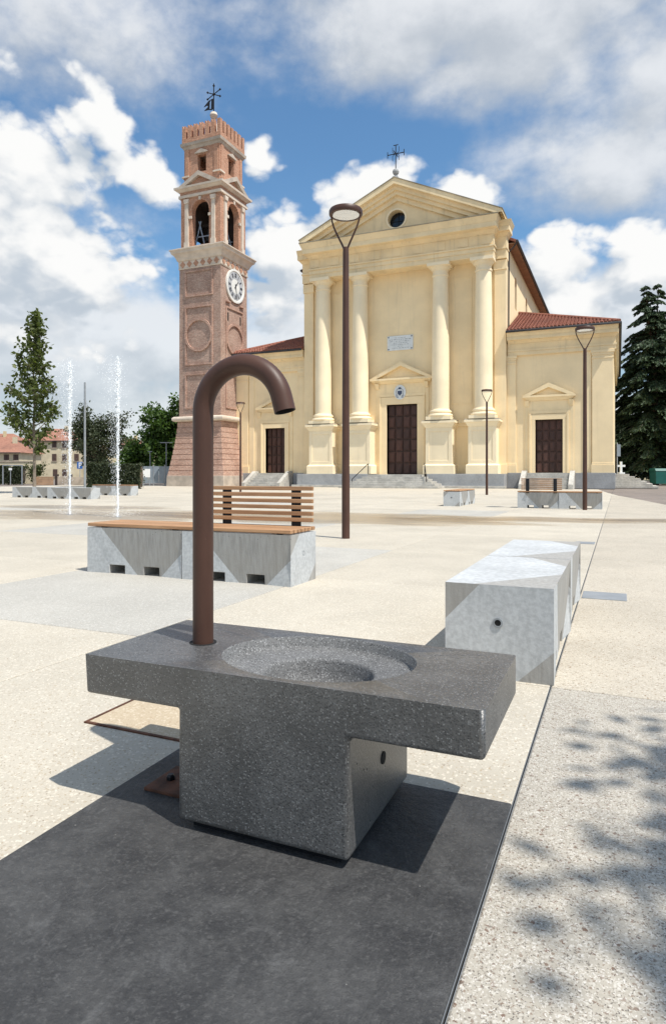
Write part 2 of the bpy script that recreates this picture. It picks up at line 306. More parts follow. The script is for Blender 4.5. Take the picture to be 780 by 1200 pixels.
def leaf(name, a, bb, trans=0.35):
    m = bpy.data.materials.new(name); m.use_nodes = True; nt = m.node_tree; MATS[name] = m
    b = nt.nodes['Principled BSDF']; out = nt.nodes['Material Output']
    t = nd(nt, 'ShaderNodeAttribute', attribute_name='tint').outputs['Fac']
    c = mixc(nt, t, a, bb); setc(nt, b, c); b.inputs['Roughness'].default_value = 0.55; b.inputs['Specular IOR Level'].default_value = 0.35
    tr = nd(nt, 'ShaderNodeBsdfTranslucent', ins={0: mixc(nt, 1.0, c, (1.25, 1.35, 0.6), 'MULTIPLY')})
    ms = nd(nt, 'ShaderNodeMixShader', ins={0: trans, 1: b.outputs[0], 2: tr.outputs[0]})
    nt.links.new(ms.outputs[0], out.inputs[0])
leaf('leaf_mid', (0.045, 0.062, 0.020), (0.115, 0.135, 0.045)); leaf('leaf_dark', (0.022, 0.034, 0.016), (0.075, 0.09, 0.042), 0.15)
leaf('leaf_fresh', (0.035, 0.075, 0.014), (0.10, 0.17, 0.035)); leaf('leaf_cedar', (0.018, 0.036, 0.020), (0.095, 0.14, 0.065), 0.12)
leaf('leaf_young', (0.05, 0.072, 0.02), (0.14, 0.165, 0.05), 0.4)
simple('bark', (0.11, 0.085, 0.065), 0.95, 0.3, 6, 0.5, 20, 0.02); simple('bark_pale', (0.22, 0.18, 0.14), 0.95, 0.25, 6, 0.4, 20, 0.02)
# water
m, nt, b = new_mat('water_spray'); out = nt.nodes['Material Output']
b.inputs['Base Color'].default_value = (0.88, 0.91, 0.93, 1); b.inputs['Roughness'].default_value = 0.35; b.inputs['IOR'].default_value = 1.33
# wet film: darkens what it lies on and shines
m = bpy.data.materials.new('wet_film'); m.use_nodes = True; nt = m.node_tree; nt.nodes.clear(); MATS['wet_film'] = m
v = pos(nt); n1 = noise(nt, stretch(nt, v, (0.35, 1.1, 1)), 1.3, 6, 0.6, 0.4)
edge = nd(nt, 'ShaderNodeAttribute', attribute_name='edge').outputs['Fac']
k = smooth(nt, mth(nt, 'ADD', mth(nt, 'MULTIPLY', edge, 1.0), mth(nt, 'MULTIPLY_ADD', n1, 1.5, -0.75)), -0.05, 0.55)
tr = nd(nt, 'ShaderNodeBsdfTransparent', ins={0: mixc(nt, k, (1, 1, 1), (0.82, 0.765, 0.69))})
gl = nd(nt, 'ShaderNodeBsdfGlossy', ins={0: (1, 1, 1, 1), 1: 0.30})
fr = nd(nt, 'ShaderNodeFresnel', ins={0: 1.33})
ms = nd(nt, 'ShaderNodeMixShader', ins={0: mth(nt, 'MULTIPLY', mth(nt, 'MULTIPLY', fr.outputs[0], k), 0.30), 1: tr.outputs[0], 2: gl.outputs[0]})
nd(nt, 'ShaderNodeOutputMaterial', ins={0: ms.outputs[0]})
# houses and street stuff
stucco('house_cream', (0.60, 0.52, 0.37), 0.14, 0.35); stucco('house_yellow', (0.62, 0.52, 0.32), 0.1, 0.2)
simple('shutter', (0.085, 0.05, 0.04), 0.7, 0.2, 2); simple('wall_stone', (0.36, 0.30, 0.24), 0.9, 0.25, 1.5, world=True)
simple('timber', (0.36, 0.22, 0.13), 0.8, 0.2, 2); simple('sign_blue', (0.03, 0.12, 0.38), 0.5, 0.05, 2); simple('sign_white', (0.8, 0.8, 0.8), 0.5, 0.05, 2)
simple('teal_plastic', (0.012, 0.11, 0.095), 0.5, 0.1, 2); simple('grey_metal_sheet', (0.24, 0.28, 0.32), 0.55, 0.1, 2, metal=0.2)
simple('bell_bronze', (0.10, 0.10, 0.095), 0.45, 0.2, 3, metal=0.6); simple('bell_frame_paint', (0.30, 0.36, 0.44), 0.5, 0.1, 3)
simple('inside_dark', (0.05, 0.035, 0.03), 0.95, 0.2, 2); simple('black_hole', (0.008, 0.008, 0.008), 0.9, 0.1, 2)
simple('wood_inside', (0.2, 0.12, 0.07), 0.9)

# ------------------------------------------------------------------ mesh helpers
class MB:
    def __init__(s): s.V = []; s.F = []; s.MI = []
    def add(s, vs, fs, m=0):
        o = len(s.V); s.V += [tuple(v) for v in vs]; s.F += [tuple(o+i for i in f) for f in fs]; s.MI += [m]*len(fs); return s
    def box(s, x0, x1, y0, y1, z0, z1, m=0):
        return s.add([(x0,y0,z0),(x1,y0,z0),(x1,y1,z0),(x0,y1,z0),(x0,y0,z1),(x1,y0,z1),(x1,y1,z1),(x0,y1,z1)],
              [(3,2,1,0),(4,5,6,7),(0,1,5,4),(1,2,6,5),(2,3,7,6),(3,0,4,7)], m)
    def frust(s, a, b, z0, z1, m=0):      # a,b = (x0,x1,y0,y1) at bottom and top
        return s.add([(a[0],a[2],z0),(a[1],a[2],z0),(a[1],a[3],z0),(a[0],a[3],z0),(b[0],b[2],z1),(b[1],b[2],z1),(b[1],b[3],z1),(b[0],b[3],z1)],
              [(3,2,1,0),(4,5,6,7),(0,1,5,4),(1,2,6,5),(2,3,7,6),(3,0,4,7)], m)
    def prism(s, poly, f, d0, d1, m=0):   # poly in (u,z); f(u,z,d) -> xyz
        n = len(poly)
        vs = [f(u, z, d0) for u, z in poly]+[f(u, z, d1) for u, z in poly]
        fs = [tuple(range(n)), tuple(range(2*n-1, n-1, -1))]+[(i, (i+1) % n, n+(i+1) % n, n+i) for i in range(n)]
        return s.add(vs, fs, m)
    def lathe(s, prof, c=(0, 0, 0), seg=24, m=0, caps=True, a0=0.0, a1=2*math.pi):
        full = abs(a1-a0-2*math.pi) < 1e-6; ns = seg if full else seg+1
        vs = []
        for r, z in prof:
            for k in range(ns):
                a = a0+(a1-a0)*k/seg; vs.append((c[0]+r*math.cos(a), c[1]+r*math.sin(a), c[2]+z))
        fs = []
        for i in range(len(prof)-1):
            for k in range(seg):
                k2 = (k+1) % ns; fs.append((i*ns+k, i*ns+k2, (i+1)*ns+k2, (i+1)*ns+k))
        if caps and full:
            fs.append(tuple(range(ns-1, -1, -1))); fs.append(tuple((len(prof)-1)*ns+k for k in range(ns)))
        return s.add(vs, fs, m)
    def tube(s, path, rs, seg=10, m=0, caps=True):
        P = [Vector(p) for p in path]
        if not hasattr(rs, '__len__'): rs = [rs]*len(P)
        up = None; vs = []
        for i, p in enumerate(P):
            t = (P[min(i+1, len(P)-1)]-P[max(i-1, 0)]).normalized()
            if up is None: up = t.orthogonal().normalized()
            up = (up-t*up.dot(t)).normalized(); w = t.cross(up)
            for k in range(seg):
                a = 2*math.pi*k/seg; vs.append(p+(up*math.cos(a)+w*math.sin(a))*rs[i])
        fs = [(i*seg+k, i*seg+(k+1) % seg, (i+1)*seg+(k+1) % seg, (i+1)*seg+k) for i in range(len(P)-1) for k in range(seg)]
        if caps: fs += [tuple(range(seg-1, -1, -1)), tuple((len(P)-1)*seg+k for k in range(seg))]
        return s.add(vs, fs, m)
    def mesh(s, name, mats, smooth_=False, recalc=True):
        me = bpy.data.meshes.new(name); me.from_pydata(s.V, [], s.F)
        for mm in (mats if isinstance(mats, (list, tuple)) else [mats]): me.materials.append(MATS[mm])
        me.polygons.foreach_set('material_index', s.MI)
        if recalc:
            bm = bmesh.new(); bm.from_mesh(me); bmesh.ops.recalc_face_normals(bm, faces=bm.faces); bm.to_mesh(me); bm.free()
        if smooth_:
            me.shade_smooth()
            bm = bmesh.new(); bm.from_mesh(me)
            for e in bm.edges:
                if len(e.link_faces) == 2 and e.calc_face_angle(0) > rad(38): e.smooth = False
            bm.to_mesh(me); bm.free()
        me.update(); return me
    def build(s, name, mats, parent=None, smooth_=False, bevel=0.0, seg=2, loc=None, recalc=True):
        return link(name, s.mesh(name, mats, smooth_, recalc), parent, bevel, seg, loc)
def link(name, me, parent=None, bevel=0.0, seg=2, loc=None):
    o = bpy.data.objects.new(name, me); COL.objects.link(o)
    if parent: o.parent = parent
    if loc: o.location = loc
    if bevel > 0:
        md = o.modifiers.new('bevel', 'BEVEL'); md.width = bevel; md.segments = seg; md.limit_method = 'ANGLE'; md.angle_limit = rad(35); md.harden_normals = False
    return o
def tag(o, label=None, cat=None, group=None, kind=None):
    if label: o['label'] = label
    if cat: o['category'] = cat
    if group: o['group'] = group
    if kind: o['kind'] = kind
    return o
def thing(name, label, cat, loc=(0, 0, 0), rz=0.0, group=None):
    o = bpy.data.objects.new(name, None); COL.objects.link(o); o.location = loc; o.rotation_euler = (0, 0, rz); o.empty_display_size = 0.2
    return tag(o, label, cat, group)
def copy_tree(o, parent=None):
    c = o.copy(); COL.objects.link(c); c.parent = parent
    for ch in list(o.children): copy_tree(ch, c)
    return c
def fy(u, z, d): return (u, -d, z)        # wall facing -Y (d outward)

# ------------------------------------------------------------------ ground
S = 0.0
g = MB(); g.add([(-1500,-1500,-0.03),(1500,-1500,-0.03),(1500,1500,-0.03),(-1500,1500,-0.03)], [(0,1,2,3)])
tag(g.build('ground', 'asphalt', recalc=False), kind='structure')
g = MB(); g.add([(4,50,-0.016),(60,44,-0.016),(90,140,-0.016),(4,140,-0.016)], [(0,1,2,3)])
tag(g.build('lawn', 'soil_grass', recalc=False), kind='structure')
edge_r = [(16,-14),(9,2),(3.2,13),(1.4,22.9),(0.75,27.5),(0.05,32),(-0.5,37),(-0.9,41.5),(-1.2,45.6)]
pts = [(-45,-14)]+edge_r+[(-45,45.6)]
g = MB(); g.add([(x, y, -0.016) for x, y in pts], [tuple(range(len(pts)))])
tag(g.build('plaza_bed', 'joint_dark', recalc=False), kind='structure')
XS, YS = 2.34, 2.40
def inside(x, y):
    for (xa, ya), (xb, yb) in zip(edge_r[:-1], edge_r[1:]):
        if ya <= y <= yb: return x <= xa+(xb-xa)*(y-ya)/(yb-ya)
    return False
paving = MB(); 
far = MB()
# far paving: one sheet beyond the panels that can be told apart
far_pts = [(-45, 31.9)]+[(0.03, 32.0), (-0.5, 37), (-0.9, 41.5), (-1.2, 45.6)]+[(-45, 45.6)]
far.add([(x, y, -0.004) for x, y in far_pts], [tuple(range(len(far_pts)))])
far.add([(-45,-14,-0.004),(-23.75,-14,-0.004),(-23.75,31.89,-0.004),(-45,31.89,-0.004)], [(0,1,2,3)])
pav = far.build('plaza_paving', 'paving_cream', recalc=False); tag(pav, kind='structure')
GAP = 0.0045
def panel_mesh(w, mat):
    p = MB(); b = 0.004
    x1, y1 = w-GAP, YS-GAP
    p.frust((GAP, x1, GAP, y1), (GAP, x1, GAP, y1), -0.014, -0.003); 
    p.frust((GAP, x1, GAP, y1), (GAP+b, x1-b, GAP+b, y1-b), -0.003, 0.0)
    return p.mesh('paving_panel', mat)
PM = {}
rng = random.Random(5)
for i in range(-10, 4):
    for j in range(-2, 12):
        y0 = 3.1+j*YS
        if i < 0: x0 = -0.2800+i*XS
        else: x0 = -0.2812+i*XS
        if i >= 0 and not (inside(x0+XS, y0) and inside(x0+XS, y0+YS)):
            xr = [edge_x for edge_x in [0]]
            # trimmed panel along the curved edge
            def ex(yy):
                for (xa, ya), (xb, yb) in zip(edge_r[:-1], edge_r[1:]):
                    if ya <= yy <= yb: return xa+(xb-xa)*(yy-ya)/(yb-ya)
                return -9
            q = [(x0+GAP, y0+GAP)]
            e0, e1 = min(ex(y0+GAP), x0+XS-GAP), min(ex(y0+YS-GAP), x0+XS-GAP)
            if e0 <= x0+0.05: continue
            e1 = max(e1, x0+0.02)
            poly = [(x0+GAP, y0+GAP), (e0, y0+GAP), (e1, y0+YS-GAP), (x0+GAP, y0+YS-GAP)]
            p = MB(); p.prism(poly, lambda u, z, d: (u, z, d), -0.014, 0.0)
            p.build('paving_panel', 'paving_terrazzo_cream', pav); continue
        if i >= 0: mt = 'paving_terrazzo' if j < 0 else 'paving_terrazzo_cream'
        elif i == -2 and j in (0, 1): mt = 'paving_grey'
        elif (i, j) in ((-4, 2), (-3, 3), (-6, 1), (-7, 4), (-2, 5), (-5, 6), (-4, 0)): mt = 'paving_grey'
        else: mt = 'paving_cream'
        if mt not in PM: PM[mt] = panel_mesh(XS, mt)
        link('paving_panel', PM[mt], pav, loc=(x0, y0, 0))
# slot drain along the paving: two steel lips and a dark gap
d = MB(); d.box(-0.2843,-0.2833,-6,45.6,-0.012,-0.001); d.box(-0.2780,-0.2770,-6,45.6,-0.012,-0.001)
dr = tag(d.build('drain_channel', 'grey_steel'), kind='structure')
d = MB(); d.box(-0.2832,-0.2781,-6,45.6,-0.015,-0.008); d.build('channel_bottom', 'black_hole', dr)
# galvanised cover plates by the drain
for (x0, x1, y0, y1, lab) in ((-0.262, 0.06, 5.42, 5.74, 'small grey steel cover plate set in paving right of the drain slot'),
                              (-0.56, -0.30, 9.65, 9.95, 'narrow grey steel cover strip in paving beyond the bare concrete bench')):
    p = MB(); p.box(x0, x1, y0, y1, 0.0, 0.005); o = p.build('cover_plate', 'grey_steel', bevel=0.002); tag(o, lab, 'cover plate')
# dark footing slab
p = MB(); p.box(-1.405,-0.2848,0.35,1.95,-0.010,0.004)
tag(p.build('footing_slab', 'slate_slab', bevel=0.003), kind='structure')
# rust-framed inspection cover
ic = thing('inspection_cover', 'square rust-edged inspection cover in paving behind the drinking fountain', 'cover', (-1.42, 2.4, 0))
p = MB()
for a in ((-.46,.46,-.47,-.458),(-.46,.46,.458,.47),(-.47,-.458,-.47,.47),(.458,.47,-.47,.47)): p.box(*a, 0.0, 0.006)
p.build('steel_edge', 'rust_steel', ic)
p = MB(); p.box(-.457,.457,-.457,.457,0.0,0.004); p.build('infill', 'tan_infill', ic)

# wet films left by the jets
def film(name, outline, z=0.0035):
    cx = sum(p[0] for p in outline)/len(outline); cy = sum(p[1] for p in outline)/len(outline)
    me = bpy.data.meshes.new(name); n = len(outline); vs = []; rings = 8
    for r in range(rings+1):
        t = r/rings
        for (x, y) in outline: vs.append((cx+(x-cx)*t, cy+(y-cy)*t, z))
    fs = [(r*n+k, r*n+(k+1) % n, (r+1)*n+(k+1) % n, (r+1)*n+k) for r in range(rings) for k in range(n)]
    me.from_pydata(vs, [], fs); me.materials.append(MATS['wet_film'])
    at_ = me.attributes.new('edge', 'FLOAT', 'POINT')
    at_.data.foreach_set('value', [1-(i//n)/rings for i in range(len(vs))])
    o = bpy.data.objects.new(name, me); COL.objects.link(o); tag(o, kind='structure')
def oval(cx, cy, rx, ry, rot=0.0, n=48):
    return [(cx+rx*math.cos(t)*math.cos(rot)-ry*math.sin(t)*math.sin(rot), cy+rx*math.cos(t)*math.sin(rot)+ry*math.sin(t)*math.cos(rot)) for t in [2*math.pi*k/n for k in range(n)]]
film('wet_patch', oval(-11.4, 11.9, 4.6, 2.2, 0.05)); film('wet_patch', oval(-6.3, 13.3, 5.6, 2.3, 0.03), 0.0055)
film('wet_patch', oval(-2.0, 14.3, 3.2, 1.15, 0.18), 0.0045); film('wet_patch', oval(1.2, 15.1, 2.2, 0.7, 0.1), 0.0065)
film('wet_patch', oval(-14.5, 14.6, 3.5, 1.2, 0.1), 0.0065)

# ------------------------------------------------------------------ drinking fountain
FX, FY = -0.845, 1.70
ft = thing('drinking_fountain', 'dark grey concrete drinking fountain with round basin and brown hooked pipe spout', 'fountain', (FX, FY, 0))
x0, x1, bx0, bx1 = -1.418-FX, -0.270-FX, -1.092-FX, -0.595-FX; y0, y1 = 1.455-FY, 1.943-FY; zt, zs, zb = 0.438, 0.325, 0.026
fb = MB()
T = [(x0, zs), (bx0, zs), (bx0, zb), (bx1, zb), (bx1, zs), (x1, zs)]
def fpt(u, z, d): return (u, d, z)
# sides of the T
ring = T+[(x1, zt), (x0, zt)]
n = len(ring)
for i in range(n):
    a, b2 = ring[i], ring[(i+1) % n]
    if a == (x1, zt): continue
    fb.add([fpt(*a, y0), fpt(*b2, y0), fpt(*b2, y1), fpt(*a, y1)], [(0, 1, 2, 3)])
for yy in (y0, y1):
    fb.add([fpt(u, z, yy) for u, z in ring], [tuple(range(n))])
# top with the basin hole
bcx, bcy, ba, bb_ = -0.790-FX, 1.700-FY, 0.288, 0.221
angs = []
for cx_ in (x0, x1):
    for cy_ in (y0, y1):
        ph = math.atan2(cy_-bcy, cx_-bcx); angs.append(math.atan2(math.sin(ph)/bb_, math.cos(ph)/ba) % (2*math.pi))
angs = sorted(angs+[2*math.pi*k/112 for k in range(112)])
rim = []; outr = []
for t in angs:
    c_, s_ = ba*math.cos(t), bb_*math.sin(t)
    k = min([(x1-bcx)/c_ if c_ > 1e-9 else 1e9, (x0-bcx)/c_ if c_ < -1e-9 else 1e9, (y1-bcy)/s_ if s_ > 1e-9 else 1e9, (y0-bcy)/s_ if s_ < -1e-9 else 1e9])
    outr.append((bcx+c_*k, bcy+s_*k, zt)); rim.append((bcx+c_, bcy+s_, zt))
na = len(angs)
fb.add(outr+rim, [(k, (k+1) % na, na+(k+1) % na, na+k) for k in range(na)])
IX = 0.004
prof = [(ba, bb_, 0), (ba-.0025, bb_-.0025, -.002), (ba-.008, bb_-.007, -.027), (ba-.016, bb_-.014, -.034), (.215, .177, -.040), (.170, .145, -.044), (.163, .139, -.046), (.159, .136, -.052), (.154, .132, -.078), (.145, .124, -.102), (.124, .106, -.122), (.085, .075, -.134), (.034, .034, -.139), (.030, .030, -.146)]
vs = []; fs = []
for n_, (ra, rb, z) in enumerate(prof): vs += [(bcx+IX*min(1, n_/5)+math.cos(t)*ra, bcy+math.sin(t)*rb, zt+z) for t in angs]
for i in range(len(prof)-1): fs += [(i*na+k, i*na+(k+1) % na, (i+1)*na+(k+1) % na, (i+1)*na+k) for k in range(na)]
fs.append(tuple((len(prof)-1)*na+k for k in range(na)))
fb.add(vs, fs, 1)
me = fb.mesh('stone_body', ['basalt_concrete', 'basin_grain'], recalc=False)
bm = bmesh.new(); bm.from_mesh(me); bmesh.ops.remove_doubles(bm, verts=bm.verts, dist=0.0002)
# outer edges rounded
es = [e for e in bm.edges if len(e.link_faces) == 2 and e.calc_face_angle(0) > rad(60) and max((((v_.co.x-bcx)/(ba+.005))**2+((v_.co.y-bcy)/(bb_+.005))**2) for v_ in e.verts) > 1]
bmesh.ops.recalc_face_normals(bm, faces=bm.faces)
bmesh.ops.bevel(bm, geom=es, offset=0.013, segments=3, profile=0.6, affect='EDGES', clamp_overlap=True)
for f in bm.faces: f.smooth = f.material_index == 1 or f.calc_area() < 0.004
bm.to_mesh(me); bm.free()
for e in me.edges: pass
link('stone_body', me, ft)
p = MB(); p.lathe([(0.0285, 0), (0.0285, 0.004), (0.006, 0.004)], (bcx+IX, bcy, zt-.1445), 20); p.build('drain_strainer', 'dark_iron', ft)
# recessed foot under the body, anchor plate with a bolt, bolt socket in the side
p = MB(); p.box(bx0+.03, bx1-.03, y0+.03, y1-.03, 0.004, zb+.004); p.build('foot', 'dark_iron', ft)
ap = MB(); ap.box(-1.315-FX, bx0+.04, 1.585-FY, 1.745-FY, 0.004, 0.014); ap = ap.build('anchor_plate', 'rust_steel', ft, bevel=0.002)
p = MB(); p.lathe([(0.014, 0), (0.014, 0.010), (0.009, 0.016)], (-1.272-FX, 1.66-FY, 0.014), 6); p.build('bolt', 'dark_iron', ap)
p = MB()
def sx(u, z, d): return (bx1+d, u, z)
p.prism([(1.71-FY+0.017*math.cos(t), 0.178+0.017*math.sin(t)) for t in [2*math.pi*k/18 for k in range(18)]], sx, -0.02, 0.0025)
p.build('bolt_socket', 'black_hole', ft)
# spout
PX, PY, R_, r_ = -1.182-FX, 1.702-FY, 0.140, 0.0318
path = [(PX, PY, zt-0.03)]+[(PX, PY, zt+(1.152-zt)*k/8) for k in range(9)]
for k in range(1, 31):
    t = rad(165)*k/30; path.append((PX+R_*(1-math.cos(t)), PY, 1.152+R_*math.sin(t)))
t = rad(165); last = path[-1]
path.append((last[0]+math.sin(t)*0.045, PY, last[2]+math.cos(t)*0.045))
sp_ = MB(); sp_.tube(path, r_, 32, caps=False)
# turned-in mouth
tv = Vector((math.sin(t), 0, math.cos(t))); e = Vector(path[-1])
sp_.tube([e, e-tv*0.001, e-tv*0.035], [r_, r_-.004, r_-.004], 32, m=1, caps=False)
sp_.build('spout_pipe', ['brown_steel', 'black_hole'], ft, smooth_=True, recalc=False)
p = MB(); p.lathe([(r_+.002, 0.0), (r_+.010, 0.0), (r_+.010, 0.0015), (r_+.002, 0.0015)], (PX, PY, zt), 32, caps=False); p.build('pipe_sleeve', 'black_hole', ft)

# ------------------------------------------------------------------ concrete benches
BL, BW, BH = 1.12, 0.50, 0.44
def block_mesh():
    q = MB(); ZN = 0.19
    def offs(s, z):
        sa = .53-.37*z; sc = min(1.0, .78+.22*z/.53); k = .03*(1-z)
        if s < sa: return k*s/sa
        if s <= sc: return k
        return k*(1-s)/(1-sc) if sc < 1 else 0
    def F(s, z): return (s*BL, offs(s, z), z*BH)
    def B(s, z): return (BL-s*BL, BW-offs(s, z), z*BH)
    left = [(0,1),(.16,1),(.53,0),(.40,0),(.40,ZN),(.24,ZN),(.24,0),(0,0)]
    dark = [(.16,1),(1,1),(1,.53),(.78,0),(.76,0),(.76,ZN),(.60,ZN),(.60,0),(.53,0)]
    right = [(1,.53),(1,0),(.78,0)]
    for fn in (F, B):
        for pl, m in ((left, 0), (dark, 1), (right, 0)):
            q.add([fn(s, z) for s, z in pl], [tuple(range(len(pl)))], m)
    for (a, b) in ((.24, .40), (.60, .76)):
        f0, f1, b0, b1 = F(a, 0), F(b, 0), B(1-a, 0), B(1-b, 0)
        F0, F1, B0, B1 = F(a, ZN), F(b, ZN), B(1-a, ZN), B(1-b, ZN)
        q.add([f0, b0, B0, F0], [(0, 1, 2, 3)], 1); q.add([f1, b1, B1, F1], [(0, 1, 2, 3)], 1); q.add([F0, B0, B1, F1], [(0, 1, 2, 3)], 1)
    for xx, mir in ((0, False), (BL, True)):
        def E(w, z): return (xx, (BW*(1-w) if not mir else BW*w), z*BH)
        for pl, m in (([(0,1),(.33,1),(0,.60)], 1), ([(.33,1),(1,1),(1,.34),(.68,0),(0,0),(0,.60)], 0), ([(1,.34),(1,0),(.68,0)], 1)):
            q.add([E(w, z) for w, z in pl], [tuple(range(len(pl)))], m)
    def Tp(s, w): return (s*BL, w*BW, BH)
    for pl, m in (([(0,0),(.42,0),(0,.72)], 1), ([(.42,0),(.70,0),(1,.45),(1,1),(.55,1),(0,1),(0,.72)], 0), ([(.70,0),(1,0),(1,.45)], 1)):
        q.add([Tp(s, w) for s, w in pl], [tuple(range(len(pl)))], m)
    q.add([F(1, .53), (BL, 0, BH), (BL, 0, 0)], [], 0)
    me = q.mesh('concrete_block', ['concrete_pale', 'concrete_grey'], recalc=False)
    bm = bmesh.new(); bm.from_mesh(me)
    loose = [v for v in bm.verts if not v.link_faces]; bmesh.ops.delete(bm, geom=loose, context='VERTS')
    bmesh.ops.remove_doubles(bm, verts=bm.verts, dist=0.0005)
    bmesh.ops.triangulate(bm, faces=[f for f in bm.faces if len(f.verts) > 4])
    bmesh.ops.recalc_face_normals(bm, faces=bm.faces); bm.to_mesh(me); bm.free()
    return me
BLOCK = block_mesh()
m_ = MB(); m_.box(0, 2*BL+.01, 0, 0.056, 0, 0.032); SEAT = m_.mesh('seat_slat', 'slat_wood')
m_ = MB(); m_.box(0, BL-.01, 0, 0.030, 0, 0.036); BACK = m_.mesh('backrest_slat', 'slat_wood')
m_ = MB(); m_.box(0, 0.095, 0, 0.012, -0.06, 0.352); m_.box(0, 0.095, -0.05, 0.012, -0.06, -0.05); BRK = m_.mesh('backrest_bracket', 'dark_iron')
m_ = MB(); m_.box(0, .04, .03, BW-.03, BH, BH+.0118); BEAR = m_.mesh('seat_bearer', 'dark_iron')
m_ = MB(); m_.lathe([(0.023, 0), (0.023, 0.004), (0.015, 0.004), (0.015, 0.001)], seg=24, caps=False); m_.lathe([(0.015, 0.0015), (0.0, 0.0015)], seg=24, m=1, caps=False); LIFT = m_.mesh('lifting_socket', ['grey_steel', 'black_hole'])
def bench(label, loc, rz=0.0, seat=True, backs=(), group=None, sockets=True):
    t = thing('concrete_bench', label, 'bench', (loc[0], loc[1], 0), rz, group)
    for k in range(2):
        o = link('concrete_block', BLOCK, t, 0.004, 1, loc=(k*(BL+.010), 0, 0.0))
    if sockets:
        o = link('lifting_socket', LIFT, t, loc=(-0.001, BW*.5, BH*.60)); o.rotation_euler = (0, rad(-90), 0)
        o = link('lifting_socket', LIFT, t, loc=(2*BL+.007, BW*.5, BH*.60)); o.rotation_euler = (0, rad(90), 0)
    if seat:
        for k in range(7): link('seat_slat', SEAT, t, 0.004, 1, loc=(-0.002, 0.004+k*0.0722, BH+.012))
        for xx in (.15, 1.0, 1.3, 2.1): link('seat_bearer', BEAR, t, loc=(xx, 0, 0))
    for (xo, yo, flip) in backs:
        for k in range(6):
            link('backrest_slat', BACK, t, 0.003, 1, loc=(xo, yo, BH+.085+k*0.0575))
        for xx in (.13, .88): link('backrest_bracket', BRK, t, loc=(xo+xx, yo+(0.031 if not flip else -0.0125), BH+.015+.036))
    return t
bench('pale concrete bench with slatted wood seat and half-length backrest behind the fountain pipe', (-4.80, 4.95), 0, True, [(BL+.02, 0.43, False)])
bench('bare two-block concrete bench without wood beside the drain slot', (-0.268, 3.12), rad(90), False)
bench('concrete bench with wooden seat and no backrest standing end-on before the church steps', (-4.36, 19.5), rad(90), True)
bench('concrete bench with slatted backrest below the church side door next to a lamp post', (-2.66, 19.35), 0, True, [(0.1, 0.03, True)])
bench('bare pale concrete bench directly below the slender young tree', (-23.25, 19.75), 0, False, sockets=False)
bench('pale concrete bench in line with the one below the young tree, nearer the jets', (-20.85, 19.35), 0, False, sockets=False)
bench('concrete bench with brown wooden seat in front of the clipped hedge', (-22.4, 23.4), 0, True, sockets=False)

# ------------------------------------------------------------------ lamp posts
def lamp_proto():
    t = thing('lamp_post', '', 'lamp post')
    q = MB(); q.lathe([(0.060, 0.0), (0.060, 0.9), (0.057, 1.0), (0.045, 4.30), (0.042, 4.36), (0.030, 4.37)], seg=20); q.build('pole', 'brown_steel', t, smooth_=True)
    q = MB(); q.box(-0.018, 0.018, -0.0625, -0.055, 0.62, 0.80); q.build('service_hatch', 'brown_steel', t, bevel=0.002)
    for s in (-1, 1):
        q = MB(); P = []
        for k in range(15):
            u = k/14
            x = 0.028+(0.235-0.028)*math.sin(u*math.pi/2)**1.0*(0.35+0.65*u**0.35) if u > 0 else 0.026
            z = 4.34+0.52*u
            P.append((s*x, 0, z))
        q.tube(P, [0.016-0.004*k/14 for k in range(15)], 10); q.build('arm', 'brown_steel', t, smooth_=True)
    q = MB(); q.lathe([(0.205, 4.845), (0.245, 4.845), (0.252, 4.86), (0.252, 4.905), (0.238, 4.93), (0.15, 4.945), (0.0, 4.95)], seg=40, caps=False)
    q.lathe([(0.205, 4.845), (0.200, 4.875), (0.0, 4.875)], seg=40, caps=False)
    hd = q.build('lamp_head', 'brown_steel', t, smooth_=True)
    q = MB(); q.lathe([(0.203, 4.852), (0.203, 4.848), (0.12, 4.842), (0.0, 4.840)], seg=40, caps=False); q.build('lamp_lens', 'lamp_lens', hd, smooth_=True, recalc=False)
    return t
LAMPS = [((-3.743, 9.064), 'tall brown lamp post with looped head standing just behind the slatted bench'),
         ((-0.83, 18.9), 'brown lamp post with looped head standing at the backrest bench by the side door'),
         ((-5.647, 30.96), 'slim brown lamp post with looped head before the columns right of the main door'),
         ((-19.07, 31.0), 'brown lamp post with looped head between the bell tower and the left side door')]
lp = lamp_proto()
for i, ((x, y), lab) in enumerate(LAMPS):
    o = lp if i == 0 else copy_tree(lp)
    o.location = (x, y, 0); tag(o, lab, 'lamp post', 'lamp posts around the square')

# ------------------------------------------------------------------ church (local x = along the facade, -y towards the square)
CX, CY = -15.07, 47.0
ch = thing('church', 'pale yellow neoclassical church with four giant columns, pediment and tiled side wings', 'church', (CX, CY, 0))
NW = 7.80                     # half width of the nave
def P(name, mb, mat, parent=ch, **k): return mb.build(name, mat, parent, **k)
# nave body: front wall (around the door), sides, back
DW, DZ = 1.19, 6.22
q = MB(); DX = 0.22
q.box(-NW, DX-DW, 0, .6, 1.0, 16.6); q.box(DX+DW, NW, 0, .6, 1.0, 16.6); q.box(DX-DW, DX+DW, 0, .6, DZ, 16.6); q.box(-NW, NW, .002, .6, 16.6, 18.2)
P('front_wall', q, 'stucco_yellow')
q = MB(); q.box(-NW+.02, -NW+.6, .6, 27, 0, 17.5); P('nave_side_wall', q, 'stucco_yellow')
